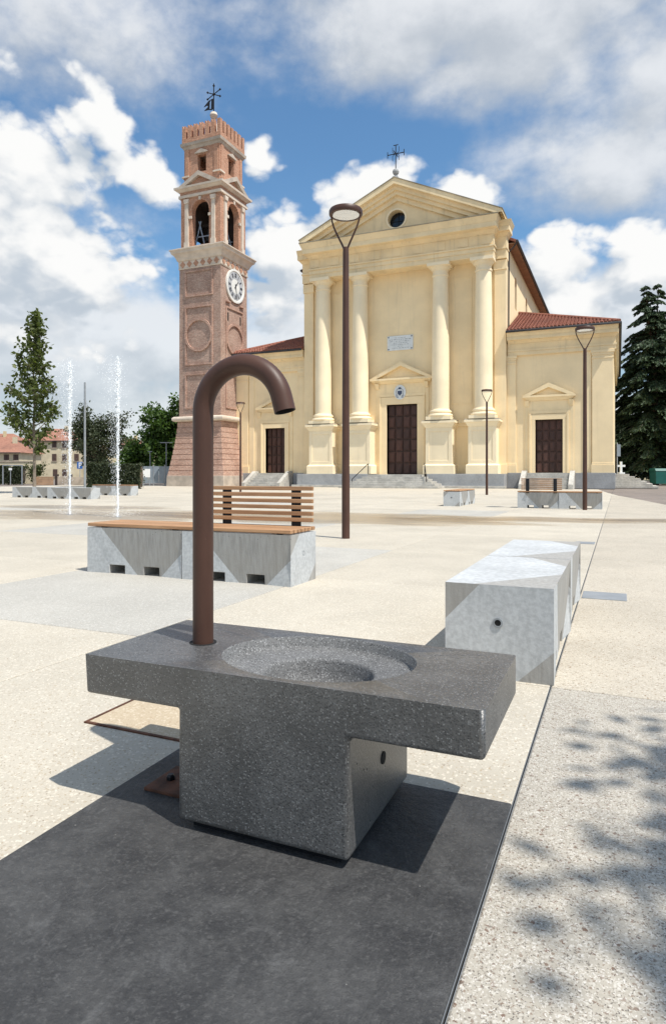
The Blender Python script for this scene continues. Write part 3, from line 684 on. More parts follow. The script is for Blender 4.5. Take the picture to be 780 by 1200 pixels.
# right side wall with arched window openings
wins = [(5.1, 13.7, 16.2), (11.5, 13.9, 16.2), (18.0, 13.9, 16.2)]
q = MB(); last_y = .6; x_a, x_b = NW-.6, NW-.02
for (wy, wz0, wz1) in wins:
    q.box(x_a, x_b, last_y, wy-.55, 0, 17.5)
    q.box(x_a, x_b, wy-.55, wy+.55, 0, wz0)
    N_ = 12; arc = [(wy+.55*math.cos(math.pi*k/N_), wz1-.55+.55*math.sin(math.pi*k/N_)) for k in range(N_+1)]
    q.prism([(wy+.55, 17.5)]+arc+[(wy-.55, 17.5)], lambda u, z, d: (x_a+d, u, z), 0, x_b-x_a)
    last_y = wy+.55
q.box(x_a, x_b, last_y, 27, 0, 17.5); P('nave_side_wall', q, 'stucco_yellow')
for (wy, wz0, wz1) in wins:
    arc = [(wy+.55*math.cos(math.pi*k/12), wz1-.55+.55*math.sin(math.pi*k/12)) for k in range(13)]
    q = MB(); q.prism([(wy+.55, wz0)]+arc+[(wy-.55, wz0)], lambda u, z, d: (NW-.35+d, u, z), 0, .04); P('side_window', q, 'dark_glass')
q = MB(); q.prism([(-NW, 0), (NW, 0), (NW, 17.5), (0, 21.2), (-NW, 17.5)], lambda u, z, d: (u, d, z), 27.0, 27.6); P('rear_wall', q, 'stucco_yellow')
# nave roof with eaves
q = MB()
for s in (-1, 1):
    q.prism([(0, 21.75), (s*8.45, 17.62), (s*8.45, 17.42), (0, 21.5)], lambda u, z, d: (u, d, z), 0.62, 27.9)
rf = P('nave_roof', q, 'roof_tile')
for s in (-1, 1):
    q = MB(); q.box(s*8.12-.30, s*8.12+.30, .64, 27.8, 17.36, 17.42); q.box(s*8.40-.09, s*8.40+.09, .60, 27.9, 17.425, 17.62, 1) if False else None
    q.build('soffit', 'eaves_wood', rf)
    q = MB(); q.tube([(s*8.50, .60, 17.50), (s*8.50, 27.9, 17.50)], .10, 10); q.build('gutter', 'gutter', rf, smooth_=True)
    q = MB(); q.tube([(s*8.46, .70, 17.42), (s*8.3, .72, 17.2), (s*7.92, .74, 16.8), (s*7.90, .74, 12.0), (s*7.90, .74, 11.0)], .055, 8); q.build('downpipe', 'gutter', rf, smooth_=True)
# corner strips (flat pilasters at the outer edges) 
for s in (-1, 1):
    q = MB(); a, b = sorted((s*7.05, s*7.86)); q.box(a, b, -.16, -.004, 1.0, 15.75); q.box(a-.06, b+.06, -.22, -.004, 15.75, 16.45); q.box(a-.05, b+.05, -.2, -.004, 1.0, 1.7); P('corner_pilaster', q, 'stucco_yellow', bevel=.015)
# plinth of grey stone, broken by the steps
q = MB()
q.box(-NW-.12, DX-2.25, -1.32, .02, 0, 1.0); q.box(DX+2.25, NW+.12, -1.32, .02, 0, 1.0); q.box(DX-2.25, DX+2.25, -.5, .3, 0, 0.96)
P('stone_plinth', q, 'grey_stone', bevel=.02)
q = MB(); q.box(-NW-.4, -3.9, -1.75, -1.323, 0, .16); P('plinth_ledge', q, 'step_stone', bevel=.015)
q = MB(); q.box(3.5, NW+.25, -1.75, -1.323, 0, .16); P('plinth_ledge', q, 'step_stone', bevel=.015)
# wall base moulding between pedestals
q = MB()
for (a, b) in ((-7.1,-2.2), (2.6,7.1)):
    q.box(a, b, -.12, -.004, 1.0, 1.72); q.box(a, b, -.16, -.004, 4.72, 5.0); q.box(a, b, -.10, -.004, 4.52, 4.72)
P('dado_moulding', q, 'stucco_trim', bevel=.02)
# tall sunk panels between the outer columns: raised border strips
for s in (-1, 1):
    c0 = s*4.72; q = MB()
    for (a, b, z0, z1) in ((c0-.72, c0-.62, 6.2, 15.6), (c0+.62, c0+.72, 6.2, 15.6), (c0-.62, c0+.62, 6.2, 6.3), (c0-.62, c0+.62, 15.5, 15.6)): q.box(a, b, -.035, -.004, z0, z1)
    P('wall_panel_border', q, 'stucco_yellow')
# pedestals and columns
COLX = [-5.98, -2.90, 3.30, 6.38]
ped = MB()
ped.box(-1.12, 1.12, -1.28, -.004, 1.0, 1.62); ped.frust((-1.12, 1.12, -1.28, -.004), (-.98, .98, -1.14, -.004), 1.62, 1.74)
ped.box(-.98, .98, -1.10, -.004, 1.74, 4.40)
for (a, b, z0, z1) in ((-.98, -.72, 1.74, 4.40), (.72, .98, 1.74, 4.40), (-.72, .72, 1.74, 2.0), (-.72, .72, 4.12, 4.40)): ped.box(a, b, -1.14, -1.101, z0, z1)
ped.frust((-.98, .98, -1.14, -.004), (-1.16, 1.16, -1.32, -.004), 4.40, 4.72); ped.box(-1.22, 1.22, -1.38, -.004, 4.72, 4.88); ped.frust((-1.22, 1.22, -1.38, -.004), (-1.16, 1.16, -1.32, -.004), 4.88, 4.97, 1)
PEDM = ped.mesh('pedestal', ['stucco_pale', 'weathered_top'])
AX = -.62                                   # column axis in front of the wall
sh = MB(); prof = []
for k in range(13):
    u = k/12; prof.append((0.625*(1-0.125*max(0, (u-.3)/.7)**1.6), 5.78+(15.55-5.78)*u))
prof = [(0.68, 5.72), (0.665, 5.76)]+prof
sh.lathe(prof, (0, AX, 0), 36, caps=False); SHM = sh.mesh('shaft', 'stucco_pale', True)
cb = MB(); cb.box(-.90, .90, AX-.90+.14, AX+.9-.28, 4.975, 5.22); cb.lathe([(.86, 5.22), (.90, 5.30), (.86, 5.40), (.76, 5.44), (.74, 5.50), (.80, 5.55), (.78, 5.66), (.69, 5.70), (.68, 5.73)], (0, AX, 0), 36)
CBM = cb.mesh('column_base', 'stucco_pale', True)
cp = MB(); cp.lathe([(.548, 15.55), (.60, 15.60), (.60, 15.68), (.555, 15.70), (.555, 15.98), (.60, 16.0), (.60, 16.05), (.66, 16.10), (.74, 16.22), (.76, 16.26)], (0, AX, 0), 36); cp.box(-.80, .80, AX-.80, AX+.60, 16.26, 16.50)
CPM = cp.mesh('capital', 'stucco_pale', True)
for x in COLX:
    link('pedestal', PEDM, ch, .012, 1, loc=(x, 0, 0))
    c_ = bpy.data.objects.new('column', SHM); COL.objects.link(c_); c_.parent = ch; c_.location = (x, 0, 0)
    link('column_base', CBM, c_); link('capital', CPM, c_)
# entablature: broken forward over the four columns
EW = 7.03; EF = -1.20; EC = 0.15
q = MB()
q.box(-EW, EW, EF, 0.0, 16.503, 16.85); q.box(-EW-.03, EW+.03, EF-.05, 0.0, 16.85, 17.16); q.box(-EW-.10, EW+.10, EF-.13, 0.0, 17.16, 17.28)
q.box(-EW, EW, EF, 0.0, 17.28, 18.06); q.frust((-EW, EW, EF, 0), (-EW-.25, EW+.25, EF-.25, 0), 18.06, 18.32)
q.box(-EW-.30, EW+.30, EF-.72, 0, 18.32, 18.66); q.frust((-EW-.30, EW+.30, EF-.72, 0), (-EW-.45, EW+.45, EF-.95, 0), 18.66, 19.08); q.box(-EW-.47, EW+.47, EF-.98, 0, 19.08, 19.16, 1)
q.V = [(x+EC, y, z) for x, y, z in q.V]
en = P('entablature', q, ['stucco_trim', 'weathered_top'], bevel=.012)
for s in (-1, 1):
    q = MB(); a, b = sorted((s*7.0, s*7.92))
    q.box(a, b, -.34, .55, 16.503, 17.16); q.box(a-.05, b+.05, -.42, .55, 17.16, 17.28); q.box(a, b, -.34, .55, 17.28, 18.06)
    q.frust((a, b, -.34, .55), (a-.2, b+.22, -.56, .55), 18.06, 18.30); q.box(a-.2, b+.26, -.85, .55, 18.30, 18.62); q.frust((a-.2, b+.26, -.85, .55), (a-.2, b+.42, -1.05, .55), 18.62, 19.0)
    P('side_entablature', q, 'stucco_trim', bevel=.012)
q = MB()
for k in range(17):
    x = EC-6.56+k*0.82
    if k % 2 == 0: en_p = MB(); en_p.box(x-.36, x+.36, EF-.035, EF-.002, 17.36, 17.98); en_p.build('frieze_panel', 'stucco_trim', en)
# pediment
def rake(h0, h1, hw, d0, d1, mat, name, apex):   # a band parallel to the roof slope
    qq = MB(); sl_ = 0.468
    qq.prism([(0, apex+h1), (hw, apex+h1-sl_*hw), (hw, apex+h0-sl_*hw), (0, apex+h0), (-hw, apex+h0-sl_*hw), (-hw, apex+h1-sl_*hw)], fy, d0, d1)
    return qq
pdm = rake(-.42, 0, 7.62, -.5, 2.10, 0, '', 22.92)
w2 = rake(-.75, -.423, 7.3, -.5, 1.80, 0, '', 22.92); pdm.add(w2.V, w2.F)
w2 = rake(-1.05, -.753, 6.6, -.5, 1.62, 0, '', 22.92); pdm.add(w2.V, w2.F)
w2 = rake(-1.42, -1.053, 6.1, -.5, 1.38, 0, '', 22.92); pdm.add(w2.V, w2.F)
w2 = rake(0.002, .07, 7.66, -.55, 2.14, 0, '', 22.92); pdm.add(w2.V, w2.F, 1)
# keep the rake above the horizontal cornice
me = pdm.mesh('pediment', ['stucco_trim', 'weathered_top'])
bm = bmesh.new(); bm.from_mesh(me)
bmesh.ops.bisect_plane(bm, geom=bm.verts[:]+bm.edges[:]+bm.faces[:], plane_co=(0, 0, 19.163), plane_no=(0, 0, 1), clear_inner=True)
bm.to_mesh(me); bm.free(); pd = link('pediment', me, ch); pd.location = (0.28, 0, 0)
# tympanum with the round opening
OX, OZ, OR = -0.12, 20.22, 0.66
def rise(u): return 22.92-1.2-.468*abs(u)
tri = []; Nn = 40
outer = []
for k in range(Nn):
    t = 2*math.pi*k/Nn; c_, s_ = math.cos(t), math.sin(t); lo, hi = 0, 12
    for _ in range(40):
        mid = (lo+hi)/2; u, z = OX+c_*mid, OZ+s_*mid
        if z < 19.1 or z > rise(u): hi = mid
        else: lo = mid
    outer.append((OX+c_*lo, OZ+s_*lo))
cor = [(-5.6, 19.1), (5.6, 19.1), (0, rise(0))]
q = MB(); D = 1.18
for k in range(Nn):
    t0, t1 = 2*math.pi*k/Nn, 2*math.pi*(k+1)/Nn
    i0, i1 = (OX+OR*math.cos(t0), OZ+OR*math.sin(t0)), (OX+OR*math.cos(t1), OZ+OR*math.sin(t1))
    o0, o1 = outer[k], outer[(k+1) % Nn]
    poly = [i0, o0]
    for cc in cor:
        ta = math.atan2(cc[1]-OZ, cc[0]-OX) % (2*math.pi)
        if t0 < ta < t1: poly.append(cc)
    poly += [o1, i1]
    q.add([fy(u, z, D) for u, z in poly], [tuple(range(len(poly)))])
    q.add([fy(*i0, D), fy(*i1, D), fy(*i1, D-.8), fy(*i0, D-.8)], [(0, 1, 2, 3)])
ty = q.build('tympanum', 'stucco_trim', pd)
q = MB(); q.prism([(OX+OR*1.02*math.cos(t), OZ+OR*1.02*math.sin(t)) for t in [2*math.pi*k/32 for k in range(32)]], fy, D-.62, D-.55); oc = q.build('oculus_window', 'dark_glass', pd)
q = MB(); q.box(OX-.02, OX+.02, -(D-.50), -(D-.549), OZ-OR, OZ+OR); q.build('glazing_bar', 'dark_iron', oc)
q = MB(); q.box(OX-OR, OX+OR, -(D-.50), -(D-.549), OZ-.02, OZ+.02); q.build('glazing_bar', 'dark_iron', oc)
q = MB()
for k in range(32):
    t0, t1 = 2*math.pi*k/32, 2*math.pi*(k+1)/32
    q.prism([(OX+r*math.cos(t), OZ+r*math.sin(t)) for r, t in ((OR, t0), (OR+.13, t0), (OR+.13, t1), (OR, t1))], fy, D-.02, D+.05)
q.build('oculus_surround', 'stucco_pale', oc)
# gable block behind the pediment
q = MB(); q.prism([(-7.7, 18.19), (7.7, 18.19), (7.7, 19.0), (0, 22.7), (-7.7, 19.0)], lambda u, z, d: (u, d, z), .02, .6); P('gable_wall', q, 'stucco_trim')
# ball and iron cross on the gable
q = MB(); q.frust((-.30, .30, -2.0, -1.4), (-.17, .17, -1.87, -1.53), 22.90, 23.15); q.lathe([(.12, 23.15), (.10, 23.25), (.20, 23.36), (.24, 23.5), (.20, 23.64), (.08, 23.72)], (0, -1.7, 0), 16)
rc = P('cross_pedestal', q, 'grey_stone'); rc.location = (0.28, 0, 0)
q = MB(); q.tube([(0, -1.7, 23.7), (0, -1.7, 25.5)], .035, 8); q.tube([(-.62, -1.7, 24.85), (.62, -1.7, 24.85)], .035, 8); q.tube([(0, -2.2, 24.85), (0, -1.2, 24.85)], .03, 6)
for s in (-1, 1):
    q.tube([(s*.62, -1.7, 24.62), (s*.62, -1.7, 25.08)], .03, 6); q.tube([(s*.18, -1.7, 25.5), (0, -1.7, 25.5)], .03, 6)
    q.tube([(s*.24, -1.7, 24.35), (s*.24, -1.7, 24.7), (s*.06, -1.7, 24.85)], .022, 6); q.tube([(s*.24, -1.7, 25.35), (s*.24, -1.7, 25.0), (s*.06, -1.7, 24.85)], .022, 6)
q.build('iron_cross', 'dark_iron', rc)

def classical_door(x, wy, hw, z0, z1, ped_hw, ped_z, apex, fr_hw, rows, cols, name='door', proj=0.30):
    """door leaf with coffers, frame, and a small pediment on a frieze; wall plane at local y = wy"""
    leafm = MB(); leafm.box(x-hw, x+hw, wy+.34, wy+.42, z0, z1); dr_ = P(name, leafm, 'door_wood')
    pw, ph = 2*hw/cols, (z1-z0)/rows
    pm = MB(); pm.box(-pw/2+.05, pw/2-.05, -.09, 0, .05, ph-.05); pm.frust((-pw/2+.12, pw/2-.12, -.15, -.09), (-pw/2+.12, pw/2-.12, -.11, -.09), .12, ph-.12)
    pmm = pm.mesh('door_panel', 'door_wood')
    for i in range(cols):
        for j in range(rows): link('door_panel', pmm, dr_, loc=(x-hw+pw*(i+.5), wy+.34, z0+ph*j))
    fr_ = MB()
    fr_.box(x-fr_hw, x-hw, wy-.10, wy+.36, z0, z1); fr_.box(x+hw, x+fr_hw, wy-.10, wy+.36, z0, z1); fr_.box(x-fr_hw, x+fr_hw, wy-.10, wy+.36, z1, z1+(fr_hw-hw))
    fr_.box(x-fr_hw-.02, x-fr_hw+.10, wy-.15, wy-.004, z0, z1+(fr_hw-hw)+.02); fr_.box(x+fr_hw-.10, x+fr_hw+.02, wy-.15, wy-.004, z0, z1+(fr_hw-hw)+.02)
    P('door_frame', fr_, 'stucco_yellow', bevel=.012)
    pf = MB(); zt_ = z1+(fr_hw-hw)+.03
    pf.box(x-fr_hw-.05, x+fr_hw+.05, wy-.10, wy-.004, zt_, zt_+.22); pf.box(x-fr_hw-.05, x+fr_hw+.05, wy-.06, wy-.004, zt_+.22, ped_z-.35)
    for s in (-1, 1): a, b = sorted((x+s*(fr_hw+.02), x+s*(fr_hw+.32))); pf.box(a, b, wy-.05, wy-.004, z0+.0, ped_z-.35); pf.frust((a+.03, b-.03, wy-.10, wy-.004), (a, b, wy-proj*.8, wy-.004), ped_z-.75, ped_z-.35)
    pf.frust((x-ped_hw+.25, x+ped_hw-.25, wy-.12, wy-.004), (x-ped_hw+.08, x+ped_hw-.08, wy-proj*.85, wy-.004), ped_z-.35, ped_z-.14); pf.box(x-ped_hw, x+ped_hw, wy-proj, wy-.004, ped_z-.14, ped_z)
    sl_ = (apex-ped_z)/ped_hw
    pf.prism([(x-ped_hw, ped_z), (x-ped_hw+.5, ped_z), (x, apex-.30), (x+ped_hw-.5, ped_z), (x+ped_hw, ped_z), (x, apex)], fy, -wy, -wy+proj)
    pf.prism([(x-ped_hw+.5, ped_z), (x+ped_hw-.5, ped_z), (x, apex-.30)], fy, -wy, -wy+.10)
    P('door_pediment', pf, 'stucco_trim', bevel=.01)
# the storey heights of the projecting front, a touch lower than the wall plane's
SCALED = {'gable_wall', 'corner_pilaster', 'dado_moulding', 'wall_panel_border', 'pedestal', 'column', 'entablature', 'side_entablature', 'pediment', 'cross_pedestal'}
done = set()
def squash(o):
    if o.data and o.data.name not in done:
        done.add(o.data.name)
        for v_ in o.data.vertices:
            if v_.co.z > 0.96: v_.co.z = 0.96+(v_.co.z-0.96)*0.974
    for c_ in o.children: squash(c_)
for o in ch.children:
    if o.name.split('.')[0] in SCALED: squash(o)
classical_door(DX, 0, DW, 0.96, DZ, 2.42, 8.15, 9.35, 1.75, 6, 4, proj=.45)

# inscribed plaque and bishop's crest over the main door
pq = MB(); pq.box(-.93, 1.09, -.07, -.004, 10.28, 11.38); pl = P('inscribed_plaque', pq, 'marble_white', bevel=.012)
q = MB(); rng = random.Random(11)
for r, (wd, th) in enumerate(((.75, .035), (1.7, .06), (1.55, .045), (1.05, .045), (1.35, .045), (.4, .04), (1.2, .045))):
    x = .08-wd/2; zc = 11.22-r*.128
    while x < .08+wd/2:
        wl = rng.uniform(.07, .22); 
        nx = int(wl/.035)
        for k in range(nx): q.box(x+k*.035, x+k*.035+.021, -.074, -.071, zc-th/2*rng.uniform(.7, 1), zc+th/2*rng.uniform(.7, 1))
        x += wl+.05
o = q.build('inscription', 'inscription', pl); tag(o, kind='stuff')
for sx_ in (-.82, .98):
    for sz_ in (10.38, 11.28): q = MB(); q.lathe([(.045, 0), (.045, .03), (.02, .045)], seg=10); o = q.build('rosette_stud', 'dark_iron', pl, loc=(sx_, -.07, sz_)); o.rotation_euler = (rad(90), 0, 0)
cz, cxx = 7.12, .09
def ell(cx_, cz_, a, b, n=28): return [(cx_+a*math.cos(2*math.pi*k/n), cz_+b*math.sin(2*math.pi*k/n)) for k in range(n)]
q = MB(); q.prism(ell(cxx, cz, .46, .56), fy, .06, .16); cr = P('crest', q, 'marble_white', bevel=.02)
q = MB(); q.prism([(cxx-.17, cz+.10), (cxx+.17, cz+.10), (cxx+.17, cz-.10), (cxx, cz-.27), (cxx-.17, cz-.10)], fy, .161, .18); q.build('crest_shield', 'crest_blue', cr)
q = MB(); q.prism([(cxx-.22, cz+.22), (cxx+.22, cz+.22), (cxx+.12, cz+.26), (cxx+.08, cz+.36), (cxx-.08, cz+.36), (cxx-.12, cz+.26)], fy, .161, .18); q.build('crest_hat', 'crest_blue', cr)
for s in (-1, 1):
    q = MB(); q.tube([(cxx+s*.2, -.165, cz+.22), (cxx+s*.29, -.165, cz+.05), (cxx+s*.26, -.165, cz-.12)], .015, 6)
    for (dx, dz) in ((.26, -.16), (.20, -.27), (.30, -.27), (.16, -.37), (.25, -.37)): q.prism(ell(cxx+s*dx*.95, cz+dz, .03, .04, 8), fy, .161, .175)
    o = q.build('crest_tassels', 'crest_blue', cr); tag(o, kind='stuff')

# main steps: stacked treads wrapping three sides
NS = 6
for k in range(NS):
    z0, z1 = k*.96/NS, (k+1)*.96/NS-.002
    e = (NS-1-k)*.34
    q = MB(); q.box(DX-2.05-e*.95, DX+2.05+e*.95, -1.9-e, -.49 if k == NS-1 else -1.326, z0, z1); 
    P('step', q, 'step_stone', bevel=.012)
for s in (-1, 1):
    q = MB(); xx = DX+s*2.15
    q.tube([(xx+s*.6, -3.2, .62), (xx+s*.0, -1.5, 1.75)], .03, 8); q.tube([(xx+s*.6, -3.2, .45), (xx+s*.6, -3.2, .64)], .03, 8); q.tube([(xx, -1.5, 1.0), (xx, -1.5, 1.76)], .03, 8)
    P('handrail', q, 'dark_iron')

# side wings
WZ = 11.0; WY = 0.25
def wing(s):
    xi, xo = NW, (14.77 if s > 0 else 14.5)
    def bx_(q, a, b, *r, m=0):
        l, h_ = sorted((s*a, s*b)); q.box(l, h_, *r, m)
    dx = s*10.68; hw = .90; zd = 4.75
    q = MB()
    l, h_ = sorted((s*xi, s*xo)); q.box(l, dx-hw, WY, WY+.5, 0, 10.2); q.box(dx+hw, h_, WY, WY+.5, 0, 10.2); q.box(dx-hw, dx+hw, WY, WY+.5, zd, 10.2); q.box(dx-hw, dx+hw, WY, WY+.5, 0, 1.07)
    P('wing_wall', q, 'stucco_yellow')
    q = MB(); bx_(q, xo-.5, xo, WY+.5, 25, 0, 10.2); P('wing_side_wall', q, 'stucco_yellow')
    q = MB(); bx_(q, xi, xo, 25, 25.5, 0, 10.2); P('wing_rear_wall', q, 'stucco_yellow')
    q = MB()
    l, h_ = sorted((s*(xi+.13), s*(xo+.10))); dl, dh = dx-1.72, dx+1.72
    q.box(l, dl, WY-.22, WY-.003, 0, 1.07); q.box(dh, h_, WY-.22, WY-.003, 0, 1.07); 
    bx_(q, xo+.003, xo+.10, WY-.003, 25, 0, 1.07)
    P('wing_plinth', q, 'grey_stone', bevel=.015)
    # pilasters
    for (a, b) in ((xi+.06, xi+.68), (xo-1.32, xo-.02)):
        q = MB(); bx_(q, a, b, WY-.14, WY-.003, 1.07, 8.95); bx_(q, a-.06, b+.06, WY-.20, WY-.003, 1.07, 1.62); bx_(q, a-.03, b+.03, WY-.17, WY-.003, 1.62, 1.74)
        bx_(q, a-.03, b+.03, WY-.18, WY-.003, 8.72, 8.80); bx_(q, a-.03, b+.03, WY-.18, WY-.003, 8.95, 9.10); bx_(q, a-.08, b+.08, WY-.22, WY-.003, 9.10, 9.28)
        P('wing_pilaster', q, 'stucco_yellow', bevel=.012)
    q = MB(); bx_(q, xo-1.85, xo-1.38, WY-.07, WY-.003, 1.07, 9.28); P('wing_pilaster', q, 'stucco_yellow', bevel=.012)
    # entablature
    q = MB(); a, b = xi+.13, xo
    def ring(d, z0, z1, d2=None):
        d2 = d if d2 is None else d2
        sd, sd2 = min(d, .26), min(d2, .34)
        A = (s*a, s*(b+sd)) if s > 0 else (s*(b+sd), s*a); B_ = (s*a, s*(b+sd2)) if s > 0 else (s*(b+sd2), s*a)
        q.frust((A[0], A[1], WY-d, WY+.6), (B_[0], B_[1], WY-d2, WY+.6), z0, z1)
        if s > 0: q.frust((b-.3, b+sd, WY+.6, 25), (b-.3, b+sd2, WY+.6, 25), z0, z1)
    ring(.16, 9.283, 9.55); ring(.20, 9.552, 9.70); ring(.14, 9.702, 10.12); ring(.14, 10.122, 10.32, .34); ring(.55, 10.322, 10.55); ring(.55, 10.552, 10.90, .72)
    P('wing_entablature', q, 'stucco_trim', bevel=.01)
    # hipped roof: front slope, side slope
    ex0, ex1 = s*(xi+.1), s*(xo+.38); ey = WY-.80; ze = 10.93; ap = (s*(xi+.02), 6.6, 13.75)
    r = MB(); V_ = [(ex0, ey, ze), (ex1, ey, ze), ap, (ex1, 25.6, ze), (s*(xi+.02), 25.6, 13.75)]
    r.add(V_+[(x, y, z-.10) for x, y, z in V_], [(0, 1, 2), (1, 3, 4, 2), (5, 7, 6), (6, 7, 9, 8), (0, 5, 6, 1), (1, 6, 8, 3), (3, 8, 9, 4), (4, 9, 7, 2), (2, 7, 5, 0)])
    ro = P('wing_roof', r, 'roof_tile')
    g_ = MB(); g_.tube([(ex0, ey-.05, ze-.06), (ex1+s*.05, ey-.05, ze-.06), (ex1+s*.05, 25.4, ze-.06)], .085, 8); g_.build('gutter', 'gutter', ro, smooth_=True)
    # half-round cover tiles laid in rows up the two slopes
    tm = MB()
    def row(p0, p1):
        p0, p1 = Vector(p0), Vector(p1); n_ = max(1, int((p1-p0).length/.42)); ax = (p1-p0).normalized(); side = ax.cross(Vector((0, 0, 1))).normalized(); up = side.cross(ax)
        for k in range(n_):
            a_, b_ = p0+(p1-p0)*(k/n_), p0+(p1-p0)*((k+1)/n_)+ax*.04; vs = []
            for (pp, rr, lf) in ((a_, .105, .03), (b_, .085, .0)):
                for t in (0, 45, 90, 135, 180): vs.append(pp+side*rr*math.cos(rad(t))+up*(rr*math.sin(rad(t))*.9+lf))
            tm.add(vs, [(i, i+1, i+6, i+5) for i in range(4)]+[(0, 1, 2, 3, 4)])
    n_r = int((xo+.3-xi)/.235)
    for k in range(n_r):
        u = (k+.5)/n_r; xx = ex0+(ex1-ex0)*u
        top = (xx, ey+(ap[1]-ey)*(1-u), ze+(ap[2]-ze)*(1-u)+.02); row((xx, ey-.03, ze+.02), top)
    n_y = int((25-ey)/.235)
    for k in range(n_y):
        yy = ey+(k+.5)*.235
        u = min(1, (yy-ey)/(ap[1]-ey)); row((ex1+s*.03, yy, ze+.02), (ex1+(ap[0]-ex1)*u, yy, ze+(13.75-ze)*u+.02))
    o = tm.build('roof_tiles', 'roof_tile', ro, recalc=False); tag(o, kind='stuff')
    hp = MB(); hp.tube([(ex1, ey, ze+.06), (ap[0], ap[1], ap[2]+.06)], .12, 8); hp.build('hip_tiles', 'roof_tile', ro)
    classical_door(dx, WY, hw, 1.07, zd, 1.72, 6.42, 7.25, 1.28, 5, 4, proj=.32)
    # side steps between two cheek walls
    for k in range(6):
        q = MB(); q.box(dx-1.40, dx+1.40, WY-.55-(5-k)*.33, WY-.22 if k < 5 else WY+.02, k*.178, (k+1)*.178-.002); P('step', q, 'step_stone', bevel=.01)
    for sg in (-1, 1):
        q = MB(); c_ = dx+sg*1.56
        q.prism([(WY-2.5, 0), (WY-.24, 0), (WY-.24, 1.22), (WY-.75, 1.22), (WY-2.35, .32), (WY-2.5, .32)], lambda u, z, d: (c_+d, u, z), -.155, .155); P('cheek_wall', q, 'step_stone', bevel=.015)
wing(1); wing(-1)
# side stair at the far corner of the right wing
sst = thing('side_stair', 'low stone stair against the flank of the church by the dark cedar', 'stairs', (-0.2, 51.5, 0))
for k in range(6):
    q = MB(); q.box(0, 0.9+(5-k)*.36, -1.4-(5-k)*.12, 2.6, k*.165, (k+1)*.165-.002); q.build('step', 'step_stone', sst, bevel=.012)

# ------------------------------------------------------------------ bell tower
TX, TY = -31.42, 46.80
tw = thing('bell_tower', 'tall square brick bell tower with clock, arched belfry and battlements', 'bell tower', (TX, TY, 0))
HS = 2.02
def TP(name, mb, mat, parent=tw, **k): return mb.build(name, mat, parent, **k)
def face(i, hw):
    if i == 0: return lambda u, z, d: (u, -hw-d, z)
    if i == 1: return lambda u, z, d: (hw+d, u, z)
    if i == 2: return lambda u, z, d: (-u, hw+d, z)
    return lambda u, z, d: (-hw-d, -u, z)
def sq(h_): return (-h_, h_, -h_, h_)
# stone foot, flared brick courses with shadow gaps
q = MB(); q.frust(sq(2.80), sq(2.76), -.28, .86); TP('stone_foot', q, 'tower_stone', bevel=.03)
HB = [2.72-(2.72-2.12)*(1-(1-k/10)**1.35) for k in range(11)]
for k in range(10):
    z0, z1 = .86+k*.445, .86+(k+1)*.445-.07
    q = MB(); q.frust(sq(HB[k]), sq(HB[k+1]+.02), z0, z1); q.frust(sq(HB[k+1]-.02), sq(HB[k+1]-.03), z1, z1+.07, 0); TP('brick_course', q, 'brick_base')
zq = .86+4.45
q = MB(); prof_ = [(2.10, zq), (2.36, zq+.03), (2.47, zq+.12), (2.49, zq+.22), (2.46, zq+.34), (2.34, zq+.42), (2.08, zq+.45)]
for (a, za), (b, zb_) in zip(prof_[:-1], prof_[1:]): q.frust(sq(a), sq(b), za, zb_)
TP('torus_band', q, 'white_stone', smooth_=True)
zsh = zq+.45; ztop = 17.95
q = MB(); q.frust(sq(HS+.02), sq(HS), zsh, ztop); shaft = TP('shaft', q, 'brick_old')
# raised frames on the shaft faces
def frame(q, f, u0, u1, z0, z1, t=.12, d=.10):
    q.prism([(u0, z0), (u1, z0), (u1, z0+t), (u0, z0+t)], f, -.02, d); q.prism([(u0, z1-t), (u1, z1-t), (u1, z1), (u0, z1)], f, -.02, d)
    q.prism([(u0, z0+t), (u0+t, z0+t), (u0+t, z1-t), (u0, z1-t)], f, -.02, d); q.prism([(u1-t, z0+t), (u1, z0+t), (u1, z1-t), (u1-t, z1-t)], f, -.02, d)
def annulus(q, f, u, z, r0, r1, d0, d1, n=36, m=0):
    for k in range(n):
        a, b = 2*math.pi*k/n, 2*math.pi*(k+1)/n
        q.prism([(u+r0*math.cos(a), z+r0*math.sin(a)), (u+r1*math.cos(a), z+r1*math.sin(a)), (u+r1*math.cos(b), z+r1*math.sin(b)), (u+r0*math.cos(b), z+r0*math.sin(b))], f, d0, d1, m)
for i in range(4):
    f = face(i, HS)
    if i == 0:
        for (z0, z1) in ((15.6, 17.75), (9.95, 14.8), (6.4, 9.25)):
            q = MB(); frame(q, f, -1.42, 1.28, z0, z1); TP('panel_frame', q, 'brick_base')
        q = MB(); annulus(q, f, -.07, 12.4, 1.18, 1.36, -.02, .13); TP('round_frame', q, 'brick_base')
    else:
        for (z0, z1) in ((9.95, 14.75), (6.4, 9.25)):
            q = MB(); frame(q, f, -1.35, 1.35, z0, z1); TP('panel_frame', q, 'brick_base')
        q = MB(); annulus(q, f, 0, 12.2, 1.12, 1.30, -.02, .13); TP('round_frame', q, 'brick_base')
        q = MB(); q.prism([(-1.35, 15.1), (-.75, 15.1), (-.75, 15.22), (-1.35, 15.22)], f, -.02, .16); q.prism([(.75, 15.1), (1.35, 15.1), (1.35, 15.22), (.75, 15.22)], f, -.02, .16); TP('clock_corbels', q, 'brick_base')
        q = MB(); 
        for u in (-.95, .95): q.prism([(u-.09, 13.6), (u+.09, 13.6), (u+.09, 14.3), (u-.09, 14.3)], f, -.05, .012)
        TP('loophole', q, 'black_hole')
